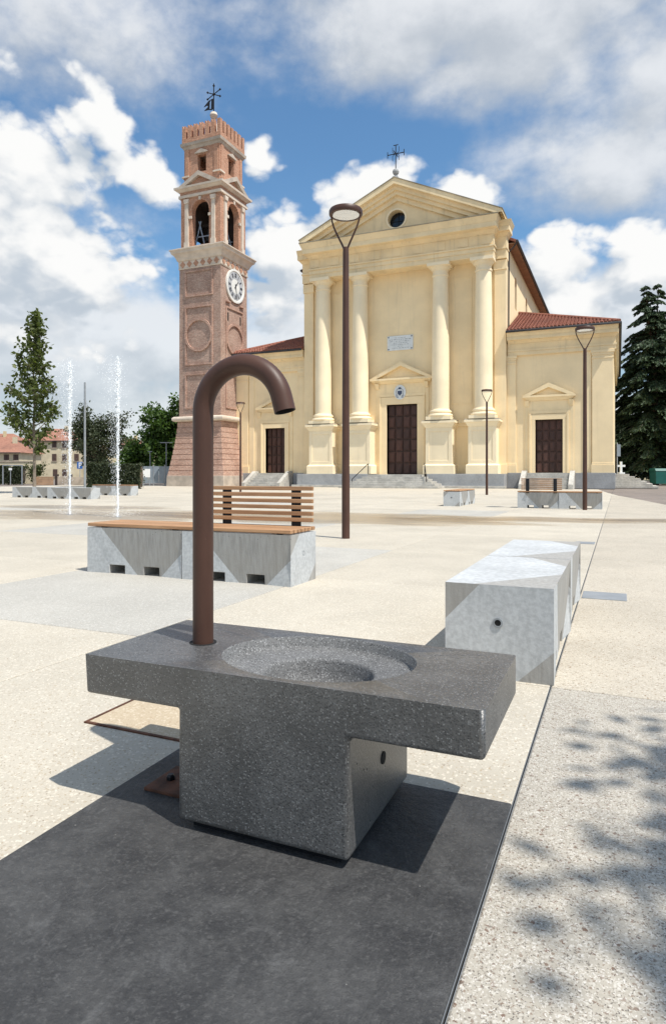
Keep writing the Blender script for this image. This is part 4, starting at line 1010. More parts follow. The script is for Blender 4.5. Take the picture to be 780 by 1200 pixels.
# clock on the side face
f = face(1, HS); cu, cz_ = 0.05, 16.68; CR = 1.38
q = MB(); q.prism([(cu+CR*math.cos(2*math.pi*k/48), cz_+CR*math.sin(2*math.pi*k/48)) for k in range(48)], f, -.01, .09); ck = TP('clock', q, 'clock_white')
q = MB(); annulus(q, f, cu, cz_, .62, 1.14, .091, .10); q.build('dial_ring', 'clock_grey', ck)
q = MB(); annulus(q, f, cu, cz_, CR-.14, CR+.02, .091, .14); q.build('clock_rim', 'clock_white', ck)
ROM = ['XII', 'I', 'II', 'III', 'IV', 'V', 'VI', 'VII', 'VIII', 'IX', 'X', 'XI']
for hN, txt in enumerate(ROM):
    th = math.pi/2-hN*math.pi/6; rc_ = .90; q = MB(); wds = {'I': .07, 'V': .15, 'X': .15}; tot = sum(wds[c] for c in txt); x = -tot/2
    def put(a, b, w):
        (x0_, z0_), (x1_, z1_) = a, b; dx_, dz_ = x1_-x0_, z1_-z0_; L = math.hypot(dx_, dz_); nx_, nz_ = -dz_/L*w/2, dx_/L*w/2
        pts_ = [(x0_+nx_, z0_+nz_), (x0_-nx_, z0_-nz_), (x1_-nx_, z1_-nz_), (x1_+nx_, z1_+nz_)]; o_ = []
        for (px_, pz_) in pts_:
            rr = rc_+pz_; tt = th; o_.append((cu+rr*math.cos(tt)+px_*math.sin(tt), cz_+rr*math.sin(tt)-px_*math.cos(tt)))
        q.prism(o_, f, .101, .112)
    for c in txt:
        w = wds[c]; xc = x+w/2
        if c == 'I': put((xc, -.17), (xc, .17), .042)
        elif c == 'V': put((xc-w*.4, .17), (xc, -.17), .042); put((xc+w*.4, .17), (xc, -.17), .03)
        else: put((xc-w*.4, -.17), (xc+w*.4, .17), .042); put((xc+w*.4, -.17), (xc-w*.4, .17), .03)
        x += w
    o = q.build('numeral', 'clock_black', ck)
for (L, w, ang) in ((.62, .09, 50), (1.05, .06, -78)):
    q = MB(); t = rad(ang); c_, s_ = math.cos(t), math.sin(t)
    q.prism([(cu-c_*.2-s_*w/2, cz_-s_*.2+c_*w/2), (cu-c_*.2+s_*w/2, cz_-s_*.2-c_*w/2), (cu+c_*L+s_*w/4, cz_+s_*L-c_*w/4), (cu+c_*L-s_*w/4, cz_+s_*L+c_*w/4)], f, .12, .14); q.build('clock_hand', 'clock_black', ck)
# big cornice with diamond band
q = MB(); q.frust(sq(HS+.05), sq(HS+.08), ztop, ztop+.08); q.frust(sq(HS+.04), sq(HS+.06), ztop+.08, ztop+.68)
prof_ = [(HS+.12, ztop+.68), (HS+.17, ztop+.76), (HS+.22, ztop+.92), (HS+.34, ztop+1.12), (HS+.50, ztop+1.26), (HS+.53, ztop+1.40), (HS+.62, ztop+1.50), (HS+.62, ztop+1.57)]
for (a, za), (b, zb_) in zip(prof_[:-1], prof_[1:]): q.frust(sq(a), sq(b), za, zb_)
q.frust(sq(HS+.60), sq(HS+.10), ztop+1.57, ztop+1.80, 1)
zc0 = ztop+1.80
cn = TP('main_cornice', q, ['white_stone', 'tower_stone'])
for i in range(4):
    f = face(i, HS+.05)
    for k in range(6):
        u = -1.65+k*.66; q = MB(); q.prism([(u-.25, ztop+.38), (u, ztop+.10), (u+.25, ztop+.38), (u, ztop+.66)], f, -.01, .04); q.build('diamond', 'brick_new', cn)
# belfry: four arched walls
HBf = 1.93; zb0, zb1 = zc0, 23.85; AW = .84; SZ = zb0+.10; SP = 22.70
for i in range(4):
    f = face(i, HBf); q = MB(); lim = HBf if i % 2 == 0 else HBf-.501
    arc = [(AW*math.cos(math.pi*k/16), SP+AW*math.sin(math.pi*k/16)) for k in range(17)]
    q.prism([(-lim, zb0), (-AW, zb0), (-AW, zb1), (-lim, zb1)], f, -.5, 0); q.prism([(AW, zb0), (lim, zb0), (lim, zb1), (AW, zb1)], f, -.5, 0)
    q.prism([(AW, zb1), (AW, SP)]+arc[1:-1]+[(-AW, SP), (-AW, zb1)], f, -.5, 0); q.prism([(-AW, zb0), (AW, zb0), (AW, SZ), (-AW, SZ)], f, -.5, 0)
    TP('belfry_wall', q, 'brick_new')
    for s in (-1, 1):
        q = MB(); u = s*1.30
        q.prism([(u-.21, zb0), (u+.21, zb0), (u+.21, zb0+.42), (u-.21, zb0+.42)], f, .002, .20); q.prism([(u-.16, zb0+.42), (u+.16, zb0+.42), (u+.16, 23.35), (u-.16, 23.35)], f, .002, .14)
        q.prism([(u-.18, 23.35), (u+.18, 23.35), (u+.25, 23.7), (u-.25, 23.7)], f, .002, .22); TP('pilaster', q, 'white_stone')
        q = MB(); u = s*.95; q.prism([(u-.13, SP-.62), (u+.13, SP-.62), (u+.13, SP-.40), (u-.13, SP-.40)], f, .002, .12); TP('impost', q, 'white_stone')
    q = MB()
    for k in range(16):
        a, b = math.pi*k/16, math.pi*(k+1)/16
        q.prism([(r*math.cos(t), SP+r*math.sin(t)) for r, t in ((AW, a), (AW+.15, a), (AW+.15, b), (AW, b))], f, .002, .05)
    TP('arch_ring', q, 'brick_new')
    q = MB(); q.prism([(-.09, SP+AW-.03), (.09, SP+AW-.03), (.12, SP+AW+.24), (-.12, SP+AW+.24)], f, .052, .14); TP('keystone', q, 'white_stone')
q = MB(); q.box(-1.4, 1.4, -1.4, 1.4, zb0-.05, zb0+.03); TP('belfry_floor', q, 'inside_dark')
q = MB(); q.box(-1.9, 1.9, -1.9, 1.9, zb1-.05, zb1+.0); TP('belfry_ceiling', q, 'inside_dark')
q = MB(); q.frust(sq(HBf+.15), sq(HBf+.15), 23.852, 24.08); q.frust(sq(HBf+.06), sq(HBf+.06), 24.08, 24.36, 1); q.frust(sq(HBf+.14), sq(HBf+.36), 24.36, 24.54); q.frust(sq(HBf+.42), sq(HBf+.44), 24.54, 24.70); q.frust(sq(HBf+.42), sq(HBf-.1), 24.70, 24.84, 2)
TP('belfry_entablature', q, ['white_stone', 'brick_new', 'tower_stone'])
for i in range(4):
    f = face(i, HBf-.15); q = MB()
    q.prism([(-2.0, 24.72), (-1.35, 24.72), (0, 25.45), (1.35, 24.72), (2.0, 24.72), (0, 25.82)], f, -.1, .50); q.prism([(-1.35, 24.72), (1.35, 24.72), (0, 25.45)], f, -.1, .22, 1); TP('gable', q, ['tower_stone', 'brick_new'])
# upper stage with square windows
HU = 1.74; zu0, zu1 = 24.60, 27.95; WW, wz0, wz1 = .42, 25.95, 27.35
for i in range(4):
    f = face(i, HU); q = MB(); lim = HU if i % 2 == 0 else HU-.401
    q.prism([(-lim, zu0), (-WW, zu0), (-WW, zu1), (-lim, zu1)], f, -.4, 0); q.prism([(WW, zu0), (lim, zu0), (lim, zu1), (WW, zu1)], f, -.4, 0)
    q.prism([(-WW, zu0), (WW, zu0), (WW, wz0), (-WW, wz0)], f, -.4, 0); q.prism([(-WW, wz1), (WW, wz1), (WW, zu1), (-WW, zu1)], f, -.4, 0); TP('upper_wall', q, 'brick_new')
    for s in (-1, 1):
        q = MB(); u0, u1 = sorted((s*1.24, s*1.60)); q.prism([(u0, zu0), (u1, zu0), (u1, zu1), (u0, zu1)], f, .002, .07); TP('corner_strip', q, 'brick_new')
        q = MB(); u0, u1 = sorted((s*1.18, s*1.86)); q.prism([(u0, 25.62), (u1, 25.62), (u1, 25.75), (u0, 25.75)], f, .071, .16); TP('strip_base', q, 'white_stone')
    q = MB(); q.prism([(-.62, 27.45), (.62, 27.45), (.62, 27.52), (0, 27.80), (-.62, 27.52)], f, .002, .14); TP('window_gable', q, 'tower_stone')
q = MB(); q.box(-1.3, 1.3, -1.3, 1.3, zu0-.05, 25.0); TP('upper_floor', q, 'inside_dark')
q = MB(); q.frust(sq(HU+.02), sq(HU+.16), zu1, zu1+.25); q.frust(sq(HU+.22), sq(HU+.26), zu1+.25, zu1+.48); q.frust(sq(HU+.20), sq(HU+.12), zu1+.48, zu1+.56, 1); TP('top_cornice', q, ['tower_stone', 'tower_stone'])
# parapet and swallow-tail merlons
zm = zu1+.56; q = MB()
for (a) in ((-1.88, 1.88, -1.88, -1.56), (-1.88, 1.88, 1.56, 1.88), (-1.88, -1.56, -1.559, 1.559), (1.56, 1.88, -1.559, 1.559)): q.box(*a, zm, zm+.34)
TP('parapet', q, 'brick_new')
NM = 7
mm_ = MB(); mm_.prism([(-.17, 0), (.17, 0), (.18, 1.06), (.09, 1.12), (0, .84), (-.09, 1.12), (-.18, 1.06)], lambda u, z, d: (u, d, z), -.15, .15); MER = mm_.mesh('merlon', 'brick_new')
for i in range(4):
    for k in range(NM-1):
        u = -1.70+k*3.40/(NM-1); f = face(i, 1.72); x, y, z = f(u, zm+.34, 0)
        o = link('merlon', MER, tw, loc=(x, y, z)); o.rotation_euler = (0, 0, i*math.pi/2)
q = MB(); q.frust(sq(1.6), sq(.35), zm, zm+1.15); q.frust(sq(.34), sq(.16), zm+1.15, zm+2.40, 1); tp = TP('cap_roof', q, ['roof_tile', 'white_stone'])
zq2 = zm+2.40
q = MB(); q.lathe([(.14, 0), (.20, .06), (.12, .14), (.26, .30), (.34, .50), (.26, .72), (.08, .82)], (0, 0, zq2), 18); q.build('finial_ball', 'white_stone', tp, smooth_=True)
vn = MB(); z0 = zq2+.8; vn.tube([(0, 0, z0-.05), (0, 0, z0+2.40)], .045, 8)
zc_ = z0+1.50
for k in range(3):
    t = rad(28+60*k+2) if k != 1 else rad(90); c_, s_ = math.cos(t), math.sin(t)
    if k == 1: continue
    vn.tube([(-.72*c_, 0, zc_-.72*s_*.8), (.72*c_, 0, zc_+.72*s_*.8)], .04, 6)
    for s in (-1, 1): vn.lathe([(.02, -.1), (.10, 0), (.02, .1)], (s*.72*c_, 0, zc_+s*.72*s_*.8), 10)
vn.lathe([(.02, -.14), (.14, 0), (.02, .14)], (0, 0, zc_), 10); vn.lathe([(.02, -.1), (.11, 0), (.02, .1)], (0, 0, zc_+.72), 10)
va = vn.build('weather_cross', 'dark_iron', tp)
q = MB()
for pl_ in ([(0, 1.75), (-.25, 1.72), (-.28, .62), (0, .55)], [(-.25, 1.72), (-.55, 1.6), (-.62, .9), (-.5, .62), (-.45, .62), (-.42, 1.45)], [(-.55, 1.6), (-.95, 1.15), (-1.05, 1.0), (-.72, 1.1), (-.62, 1.0)], [(-.62, .9), (-.95, .62), (-1.0, .55), (-.6, .55), (-.28, .45), (0, .5), (0, .56), (-.5, .62)]):
    q.prism([(u*.95, z0+.22+(z-.45)*.72) for u, z in pl_], fy, -.02, .02)
q.build('flag_vane', 'dark_iron', va)
# bells in their painted frame
bl = thing('church_bell', 'dark bronze bell hung in the arched belfry of the tower', 'bell', (TX, TY, zb0))
q = MB(); q.lathe([(.95, .75), (.90, .82), (.72, 1.05), (.60, 1.45), (.54, 1.85), (.40, 2.08), (.12, 2.15), (.10, 2.3)], seg=28); q.build('bell_body', 'bell_bronze', bl, smooth_=True)
q = MB(); q.box(-1.3, 1.3, -.12, .12, 2.25, 2.5); q.build('headstock', 'inside_dark', bl)
for s in (-1, 1):
    for (a, b) in (((-1.25, s*1.05, .03), (-.55, s*1.05, 2.4)), ((-.1, s*1.05, .03), (-.75, s*1.05, 2.4)), ((1.25, s*1.05, .03), (.55, s*1.05, 2.4)), ((-1.2, s*1.05, 1.1), (1.2, s*1.05, 1.1))):
        q = MB(); q.tube([a, b], .055, 6); q.build('frame_strut', 'bell_frame_paint', bl)
for k in range(9):  # boards added inside the far arches so the belfry interior stays dark
    z_ = 1.0+k*.34
    q = MB(); q.prism([(1.30, z_), (1.36, z_), (1.30, z_+.36), (1.24, z_+.36)], lambda u, z, d: (d, u, z), -1.2, 1.2); q.build('blackout_board', 'inside_dark', bl)
    q = MB(); q.prism([(-1.30, z_), (-1.36, z_), (-1.30, z_+.36), (-1.24, z_+.36)], lambda u, z, d: (u, d, z), -1.2, 1.2); q.build('blackout_board', 'inside_dark', bl)

# ------------------------------------------------------------------ water jets
def jet(loc, h, seed, label):
    r = np.random.default_rng(seed); t = thing('water_jet', label, 'water jet', (*loc, 0))
    q = MB(); n = 46; P_ = []; R = []
    for k in range(n):
        u = k/(n-1); P_.append((r.normal(0, .004+.016*u), r.normal(0, .004+.016*u), h*u)); R.append((.019-.009*u)*(0.5+r.random()*.8))
    q.tube(P_, R, 7); o = q.build('water_column', 'water_spray', t, smooth_=True)
    iv = [Vector(c) for c in ((1, 0, 0), (-1, 0, 0), (0, 1, 0), (0, -1, 0), (0, 0, 1), (0, 0, -1))]; if_ = [(0, 2, 4), (2, 1, 4), (1, 3, 4), (3, 0, 4), (2, 0, 5), (1, 2, 5), (3, 1, 5), (0, 3, 5)]
    q = MB()
    for k in range(4200):
        u = r.random()**.75; z = h*u*(1+.02*r.normal())
        if r.random() < .55: s = .008+.026*u; x, y = r.normal(0, s), r.normal(0, s)
        else: s = .03+.20*u*r.random(); x, y = r.normal(-.06-.10*u, s), r.normal(0, s)
        rr = r.uniform(.0020, .0058)*(1+.3*u)*(1.3 if abs(x) < .04 else .85); el = r.uniform(1, 3.2)
        q.add([(x+v.x*rr, y+v.y*rr, max(.01, z)+v.z*rr*el) for v in iv], if_)
    for k in range(700):
        a, d = r.random()*6.28, abs(r.normal(0, .38)); rr = r.uniform(.002, .006); z = abs(r.normal(0, .09))
        q.add([(d*math.cos(a)+v.x*rr, d*math.sin(a)+v.y*rr, .02+z+v.z*rr) for v in iv], if_)
    o = q.build('droplets', 'water_spray', t, recalc=False); tag(o, kind='stuff')
    q = MB(); q.lathe([(.09, 0), (.09, .008), (.03, .012)], seg=20); q.build('nozzle_plate', 'grey_steel', t, loc=(0, 0, .0))
jet((-12.04, 11.85), 3.62, 3, 'thin white water jet rising from the paving nearer the slender young tree')
jet((-10.31, 11.55), 3.55, 8, 'thin white water jet rising from the paving nearer the bell tower')

# ------------------------------------------------------------------ vegetation
def leaf_mesh(name, C, A, L, Wd, mat, r, droop=None):
    """one small folded leaf per row: centre C, axis A, length L, width Wd"""
    n = len(C); A = A/np.linalg.norm(A, axis=1, keepdims=True)
    rv = r.normal(size=(n, 3)); S_ = np.cross(A, rv); S_ /= np.linalg.norm(S_, axis=1, keepdims=True)+1e-9
    N_ = np.cross(A, S_)
    L = np.broadcast_to(np.asarray(L), (n,))[:, None]; Wd = np.broadcast_to(np.asarray(Wd), (n,))[:, None]
    v0 = C-A*L*.5; v1 = C+S_*Wd*.5+N_*Wd*.12; v2 = C+A*L*.5; v3 = C-S_*Wd*.5+N_*Wd*.12
    V = np.stack([v0, v1, v2, v3], 1).reshape(-1, 3)
    me = bpy.data.meshes.new(name); me.vertices.add(4*n); me.vertices.foreach_set('co', V.ravel())
    me.loops.add(4*n); me.loops.foreach_set('vertex_index', np.arange(4*n)); me.polygons.add(n); me.polygons.foreach_set('loop_start', np.arange(n)*4); me.polygons.foreach_set('loop_total', np.full(n, 4))
    me.update(calc_edges=True); me.materials.append(MATS[mat])
    a = me.attributes.new('tint', 'FLOAT', 'FACE'); a.data.foreach_set('value', np.clip(r.beta(1.6, 2.2, n), 0, 1))
    me.validate(); return me
def limb(q, a, b, r0, r1, rng_, bend=.12, n=5, seg=6):
    a, b = Vector(a), Vector(b); d = b-a; off_ = Vector((rng_.normal(), rng_.normal(), rng_.normal()*.5))*d.length*bend
    pts_ = [a+d*(k/n)+off_*math.sin(math.pi*k/n)*.6 for k in range(n+1)]
    q.tube(pts_, [r0+(r1-r0)*k/n for k in range(n+1)], seg); return pts_
def tree(name, label, loc, h, clear, prof, n_br, leaves_per, leaf_len, leaf_w, mat, seed, elev=(20, 55), trunk_r=.1, bark_='bark', lean=(0, 0), spread=.28, group=None, sub=3, lead=True):
    r = np.random.default_rng(seed); t = thing(name, label, 'tree', (*loc, 0), group=group)
    q = MB(); top = Vector((lean[0]*h, lean[1]*h, h*.97 if lead else h*.72))
    tp_ = [Vector((0, 0, -.1))]+[top*(k/10)+Vector((r.normal(), r.normal(), 0))*.012*h*(k/10)*.5 for k in range(1, 11)]
    q.tube(tp_, [trunk_r*(1.25 if k == 0 else (1-.9*k/10)) for k in range(11)], 9)
    Cs, As = [], []
    def add_leaves(pts_, cnt, sp):
        pp = np.array([list(p) for p in pts_]); idx = r.random(cnt)*(len(pp)-1); i0 = idx.astype(int); fr_ = (idx-i0)[:, None]
        base = pp[i0]*(1-fr_)+pp[np.minimum(i0+1, len(pp)-1)]*fr_
        o_ = r.normal(size=(cnt, 3))*sp; Cs.append(base+o_); As.append(o_+r.normal(size=(cnt, 3))*sp*.8+np.array([0, 0, -sp*.3]))
    for k in range(n_br):
        u = clear+(0.97-clear)*((k+r.random())/n_br); z = u*h; w = prof((u-clear)/(1-clear))
        i = min(9, int(u/.97*10)) if lead else min(9, int(u*10)); st = Vector(tp_[min(10, max(1, int(round(u*10))))])
        st = Vector((st.x, st.y, min(z, top.z))) 
        az = k*2.399+r.normal()*.35; el = rad(r.uniform(*elev)); L = w*r.uniform(.55, 1.12)
        e = st+Vector((math.cos(az)*math.cos(el), math.sin(az)*math.cos(el), math.sin(el)))*L/max(.35, math.cos(el))
        ps = limb(q, st, e, trunk_r*.28*(1.1-u)+.008, .006, r)
        add_leaves(ps[2:], int(leaves_per*(.4+w/2)), spread*.6)
        for j in range(sub):
            m_p = ps[2+j % 3]; dd = (e-st).normalized(); e2 = m_p+(dd+Vector((r.normal(), r.normal(), r.normal()*.6))*.75).normalized()*L*r.uniform(.3, .6)
            p2 = limb(q, m_p, e2, .012, .004, r, seg=4, n=3); add_leaves(p2, int(leaves_per*(.4+w/2)*.7), spread*.5)
    q.build('trunk', bark_, t, smooth_=True)
    C = np.concatenate(Cs); A = np.concatenate(As)+1e-6
    cr_ = link('crown', leaf_mesh('crown', C, A, leaf_len*r.uniform(.7, 1.25, len(C)), leaf_w*r.uniform(.7, 1.25, len(C)), mat, r), t)
    return t
# slender young tree on the left
def p_young(u): return 1.5*min(1, .5+u*2.6)*(1-u)**.95+.16+.25*math.sin(u*23)*(1-u)
tree('young_tree', 'slender young tree with airy upright crown behind the pale benches', (-27.4, 24.6), 9.45, .22, p_young, 64, 17, .25, .16, 'leaf_young', 21, (8, 45), .085, 'bark_pale', spread=.26)
# magnolia-like dark round tree
def p_round(u): return max(.12, math.sin(math.pi*min(1, .12+u*.86)))
mx, my = at(114, 50)
tree('evergreen_tree', 'dark round evergreen tree with glossy leaves beside the grey mast', (mx, my), 5.3, .25, lambda u: 2.4*p_round(u), 70, 40, .22, .12, 'leaf_dark', 5, (5, 60), .16, spread=.34, lead=False)
gx, gy = at(202, 72)
tree('broadleaf_tree', 'bright green broadleaf tree behind the foot of the bell tower', (gx, gy), 7.9, .12, lambda u: 3.1*p_round(u), 80, 52, .42, .26, 'leaf_fresh', 9, (0, 60), .2, spread=.55, lead=False)
gx, gy = at(160, 74)
tree('small_bush_tree', 'low green tree between the hedge and the bell tower', (gx, gy), 3.9, .10, lambda u: 2.5*p_round(u), 50, 40, .36, .22, 'leaf_fresh', 14, (0, 60), .1, spread=.45, lead=False)
gx, gy = at(42, 62)
tree('small_shrub', 'small bush in front of the timber boards behind the benches', (gx, gy), 1.9, .05, lambda u: .8*p_round(u), 26, 22, .2, .12, 'leaf_mid', 15, (10, 70), .04, spread=.25, lead=False)
# clipped hedge
def hedge(label, x0, x1, d, hgt, seed, n, mat='leaf_dark', dep=1.2):
    r = np.random.default_rng(seed); a, b = at(x0, d), at(x1, d); t = thing('hedge', label, 'hedge', (*a, 0)); ax = Vector((b[0]-a[0], b[1]-a[1], 0)); L = ax.length; ax.normalize(); nn = Vector((-ax.y, ax.x, 0))
    u = r.random(n)*L; w = r.random(n)*dep; z = r.random(n)**.8*hgt
    side = r.random(n); w = np.where(side < .5, r.random(n)*.18, w); z = np.where((side >= .5) & (side < .8), hgt-r.random(n)*.18, z)
    z = z*(1+.06*np.sin(u*2.3)+.05*np.sin(u*5.1+1)); w = w+.10*np.sin(u*1.7)
    C = np.stack([ax.x*u+nn.x*w, ax.y*u+nn.y*w, z], 1); A = r.normal(size=(n, 3))
    o = link('foliage', leaf_mesh('foliage', C, A, .15*r.uniform(.7, 1.3, n), .10, mat, r), t)
    q = MB()
    for k in range(int(L/.5)):
        p_ = ax*(k*.5+.25)+nn*(dep/2); q.tube([p_, p_+Vector((0, 0, hgt*.7))], [.04, .02], 5)
    for k in range(int(L/.35)):
        p_ = ax*(k*.35+.17)+nn*dep*.5; 
        q.tube([p_+Vector((0, 0, .1)), p_+Vector((0, 0, hgt*.55)), p_+nn*.1+Vector((0, 0, hgt*.9))], [.24, .3, .22], 6)
    o = q.build('stems', 'bark', t); tag(o, kind='stuff')
hedge('dark clipped hedge behind the benches at the foot of the evergreen tree', 101, 164, 43.5, 1.62, 3, 9000)
hedge('low dark green hedge inside the steel frame far left', -14, 27, 62, 1.75, 4, 5000)

# cedar on the right
def cedar(name, label, loc, h, rmax, seed, leaders=((0, 0),), z0=1.6, dens_=1.0):
    r = np.random.default_rng(seed); t = thing(name, label, 'tree', (*loc, 0)); q = MB()
    q.tube([(0, 0, -.1), (.05, 0, h*.3), (0, .05, h*.6)], [.42, .34, .2], 10)
    for (lx, ly) in leaders: q.tube([(0, .05, h*.6), (lx*.6, ly*.6, h*.8), (lx, ly, h*.99)], [.18, .1, .02], 7)
    Cs, As = [], []
    z = z0
    while z < h*.985:
        u = z/h; nb = 11 if u < .85 else 7
        for k in range(nb):
            lx, ly = leaders[k % len(leaders)] if u > .66 else (0, 0); f_ = max(0, (u-.6)/.4)
            w = rmax*min(1.0, .80+.5*u)*(1 if u < .5 else max(.0, 1-((u-.5)/.5)**1.25))+.22; L = w*r.uniform(.62, 1.12); az = r.random()*6.283
            n = 9; pts_ = []
            for j in range(n+1):
                s = j/n; rr = L*s; zz = z+L*(.20*s-.52*s*s)+r.normal()*.03; pts_.append(Vector((lx*f_+math.cos(az)*rr, ly*f_+math.sin(az)*rr, zz)))
            q.tube(pts_, [.06*(1-u)*(1-j/n)+.012 for j in range(n+1)], 4)
            cnt = int(L*105*dens_); pp = np.array([list(p) for p in pts_]); sidx = (r.random(cnt)**.62)*n; i0 = np.minimum(sidx.astype(int), n-1); fr_ = (sidx-i0)[:, None]
            base = pp[i0]*(1-fr_)+pp[i0+1]*fr_; lat = r.normal(size=cnt)*.30*(.35+L*.26)*(1-.45*sidx/n); tang = np.array([-math.sin(az), math.cos(az), 0]); out_ = np.array([math.cos(az), math.sin(az), 0])
            C = base+tang*lat[:, None]; C[:, 2] -= np.abs(lat)*.32+r.random(cnt)*.16-.03
            A = out_*r.uniform(.3, 1, cnt)[:, None]+tang*(np.sign(lat)*r.uniform(.1, .9, cnt))[:, None]+np.array([0, 0, -1])*r.uniform(.15, .75, cnt)[:, None]
            Cs.append(C); As.append(A)
        z += .50+.14*(1-u)
    q.build('trunk', 'bark', t, smooth_=True); C = np.concatenate(Cs); A = np.concatenate(As)
    link('crown', leaf_mesh('crown', C, A, .46*r.uniform(.6, 1.3, len(C)), .15*r.uniform(.7, 1.3, len(C)), 'leaf_cedar', r), t)
px_, py_ = at(766, 62)
cedar('cedar_tree', 'big dark cedar with drooping tiers beside the right wing of the church', (px_, py_), 19.2, 3.9, 31, ((-.75, .1), (.35, -.1)), 1.9)
px_, py_ = at(812, 74)
cedar('cedar_tree', 'second dark cedar half hidden behind the big cedar at the church', (px_, py_), 17, 4.5, 33, ((0, 0),), 1.2, .7)
px_, py_ = at(742, 92)
tree('dark_tree', 'dark leafy tree in shade beyond the side stair of the church', (px_, py_), 9.0, .04, lambda u: 5.2*p_round(u), 70, 40, .5, .32, 'leaf_dark', 41, (-5, 50), .25, spread=.7, lead=False)
px_, py_ = at(790, 100)
tree('dark_tree', 'dark leafy tree behind the teal waste container', (px_, py_), 9.5, .02, lambda u: 5.6*p_round(u), 70, 40, .5, .32, 'leaf_dark', 42, (-5, 50), .25, spread=.7, lead=False)
# tree beside the viewer: only its dappled shade shows on the paving
tree('shade_tree', 'leafy tree whose dappled shade falls on the speckled paving beside the fountain', (3.92, 1.00), 7.0, .58, lambda u: 1.02*p_round(u), 90, 70, .13, .085, 'leaf_mid', 52, (5, 50), .12, spread=.24, lead=False)

# ------------------------------------------------------------------ street things on the left
def post(name, label, cat, loc, h, r0, r1, mat, extra=None):
    t = thing(name, label, cat, (*loc, 0)); q = MB(); q.lathe([(r0*1.9, 0), (r0*1.9, .02), (r0, .03), (r1, h), (r1*.5, h+.02)], seg=12); q.build('pole', mat, t, smooth_=True)
    return t
post('flag_mast', 'plain grey metal mast standing before the dark evergreen tree', 'mast', (-28.9, 29.6), 6.4, .07, .055, 'grey_steel')
sx_, sy_ = at(94, 60); t = post('road_sign', 'blue road sign on a thin pole between mast and jet', 'sign', (sx_, sy_), 2.1, .03, .03, 'grey_steel')
q = MB(); q.box(-.26, .26, -.05, -.03, 1.48, 2.12); b_ = q.build('sign_board', 'sign_blue', t, bevel=.004)
q = MB(); q.prism([(-.09, 1.55), (-.02, 1.55), (-.02, 2.05), (-.09, 2.05)], fy, .051, .054); q.prism([(-.02, 1.97), (.16, 1.97), (.16, 2.05), (-.02, 2.05)], fy, .051, .054); q.prism([(.09, 1.78), (.16, 1.78), (.16, 1.97), (.09, 1.97)], fy, .051, .054); q.prism([(-.02, 1.76), (.16, 1.76), (.16, 1.83), (-.02, 1.83)], fy, .0545, .057); q.build('sign_letter', 'sign_white', b_)
t.rotation_euler = (0, 0, YAW)
# street lights by the gate
for (px, d, hh, lab, arm) in ((195, 58, 3.75, 'grey street light with double arm beside the tower foot', True), (176, 62, 3.1, 'short grey street light behind the metal gate', False)):
    a = at(px, d); t = post('street_light', lab, 'street light', a, hh, .05, .04, 'grey_steel', None); t.rotation_euler = (0, 0, YAW)
    q = MB(); w = .55 if arm else .2; q.box(-w, w, -.06, .06, hh, hh+.07); q.build('light_arm', 'grey_steel', t, bevel=.01)
# grey sheet-metal gate with notice board
gx, gy = at(167, 56); ga = thing('metal_gate', 'blue-grey sheet metal gate with posts left of the bell tower', 'gate', (gx, gy, 0), YAW)
for k in range(6):
    q = MB(); q.box(.05+k*.46, .05+k*.46+.43, -.02, .02, .18, 1.66); q.build('gate_panel', 'grey_metal_sheet', ga, bevel=.01)
for k in range(4): q = MB(); q.box(-.02+k*.95, .05+k*.95, -.05, .05, 0, 1.78); q.build('gate_post', 'grey_steel', ga)
nx_, ny_ = at(167.5, 55); nb_ = thing('notice_board', 'white notice board on two posts in front of the metal gate', 'notice board', (nx_, ny_, 0), YAW)
q = MB(); q.box(0, .62, -.03, .03, .72, 1.42); q.build('board', 'sign_white', nb_, bevel=.01)
for xx in (.02, .56): q = MB(); q.box(xx, xx+.05, .031, .08, 0, 1.46); q.build('post', 'grey_steel', nb_)
# steel frame and walls far left
ax_, ay_ = at(3, 60); sf = thing('steel_frame', 'tall grey steel goal-like frame at the far left edge of the square', 'frame', (ax_, ay_, 0), YAW)
for xx in (0, 1.75): q = MB(); q.box(xx, xx+.09, 0, .09, 0, 1.75); q.build('post', 'grey_steel', sf)
q = MB(); q.box(0, 1.84, 0, .09, 1.752, 1.84); q.build('crossbar', 'grey_steel', sf)
q = MB(); q.box(.72, .78, 0, .05, 0, 1.45); o = q.build('inner_post', 'grey_steel', sf); q = MB(); q.box(.60, .90, -.03, -.001, 1.35, 1.55); q.build('small_sign', 'sign_white', sf)
wx, wy = at(40, 58); tb = thing('timber_wall', 'low wall of horizontal timber boards behind the pale benches', 'wall', (wx, wy, 0), YAW)
for k in range(5): q = MB(); q.box(0, 1.72, 0, .06, .02+k*.15, .02+k*.15+.14); q.build('board', 'timber', tb, bevel=.008)
wx, wy = at(64.5, 58); rw = thing('garden_wall', 'low brown masonry wall with two piers behind the benches', 'wall', (wx, wy, 0), YAW)
q = MB(); q.box(.21, 1.2, .05, .35, 0, .80); q.box(1.43, 3.0, .05, .35, 0, .72); q.build('wall', 'wall_stone', rw, bevel=.01)
for xx in (0, 1.21): q = MB(); q.box(xx, xx+.21, 0, .4, 0, .98); q.build('pier', 'inside_dark', rw, bevel=.01)
wx, wy = at(-30, 66); bw_ = thing('boundary_wall', 'long cream rendered boundary wall below the houses', 'wall', (wx, wy, 0), YAW)
q = MB(); q.box(0, 6.0, 0, .25, 0, 2.2); q.build('wall', 'house_cream', bw_, bevel=.02); q = MB(); q.box(-.05, 6.05, -.06, .31, 2.2, 2.3); q.build('coping', 'wall_stone', bw_)

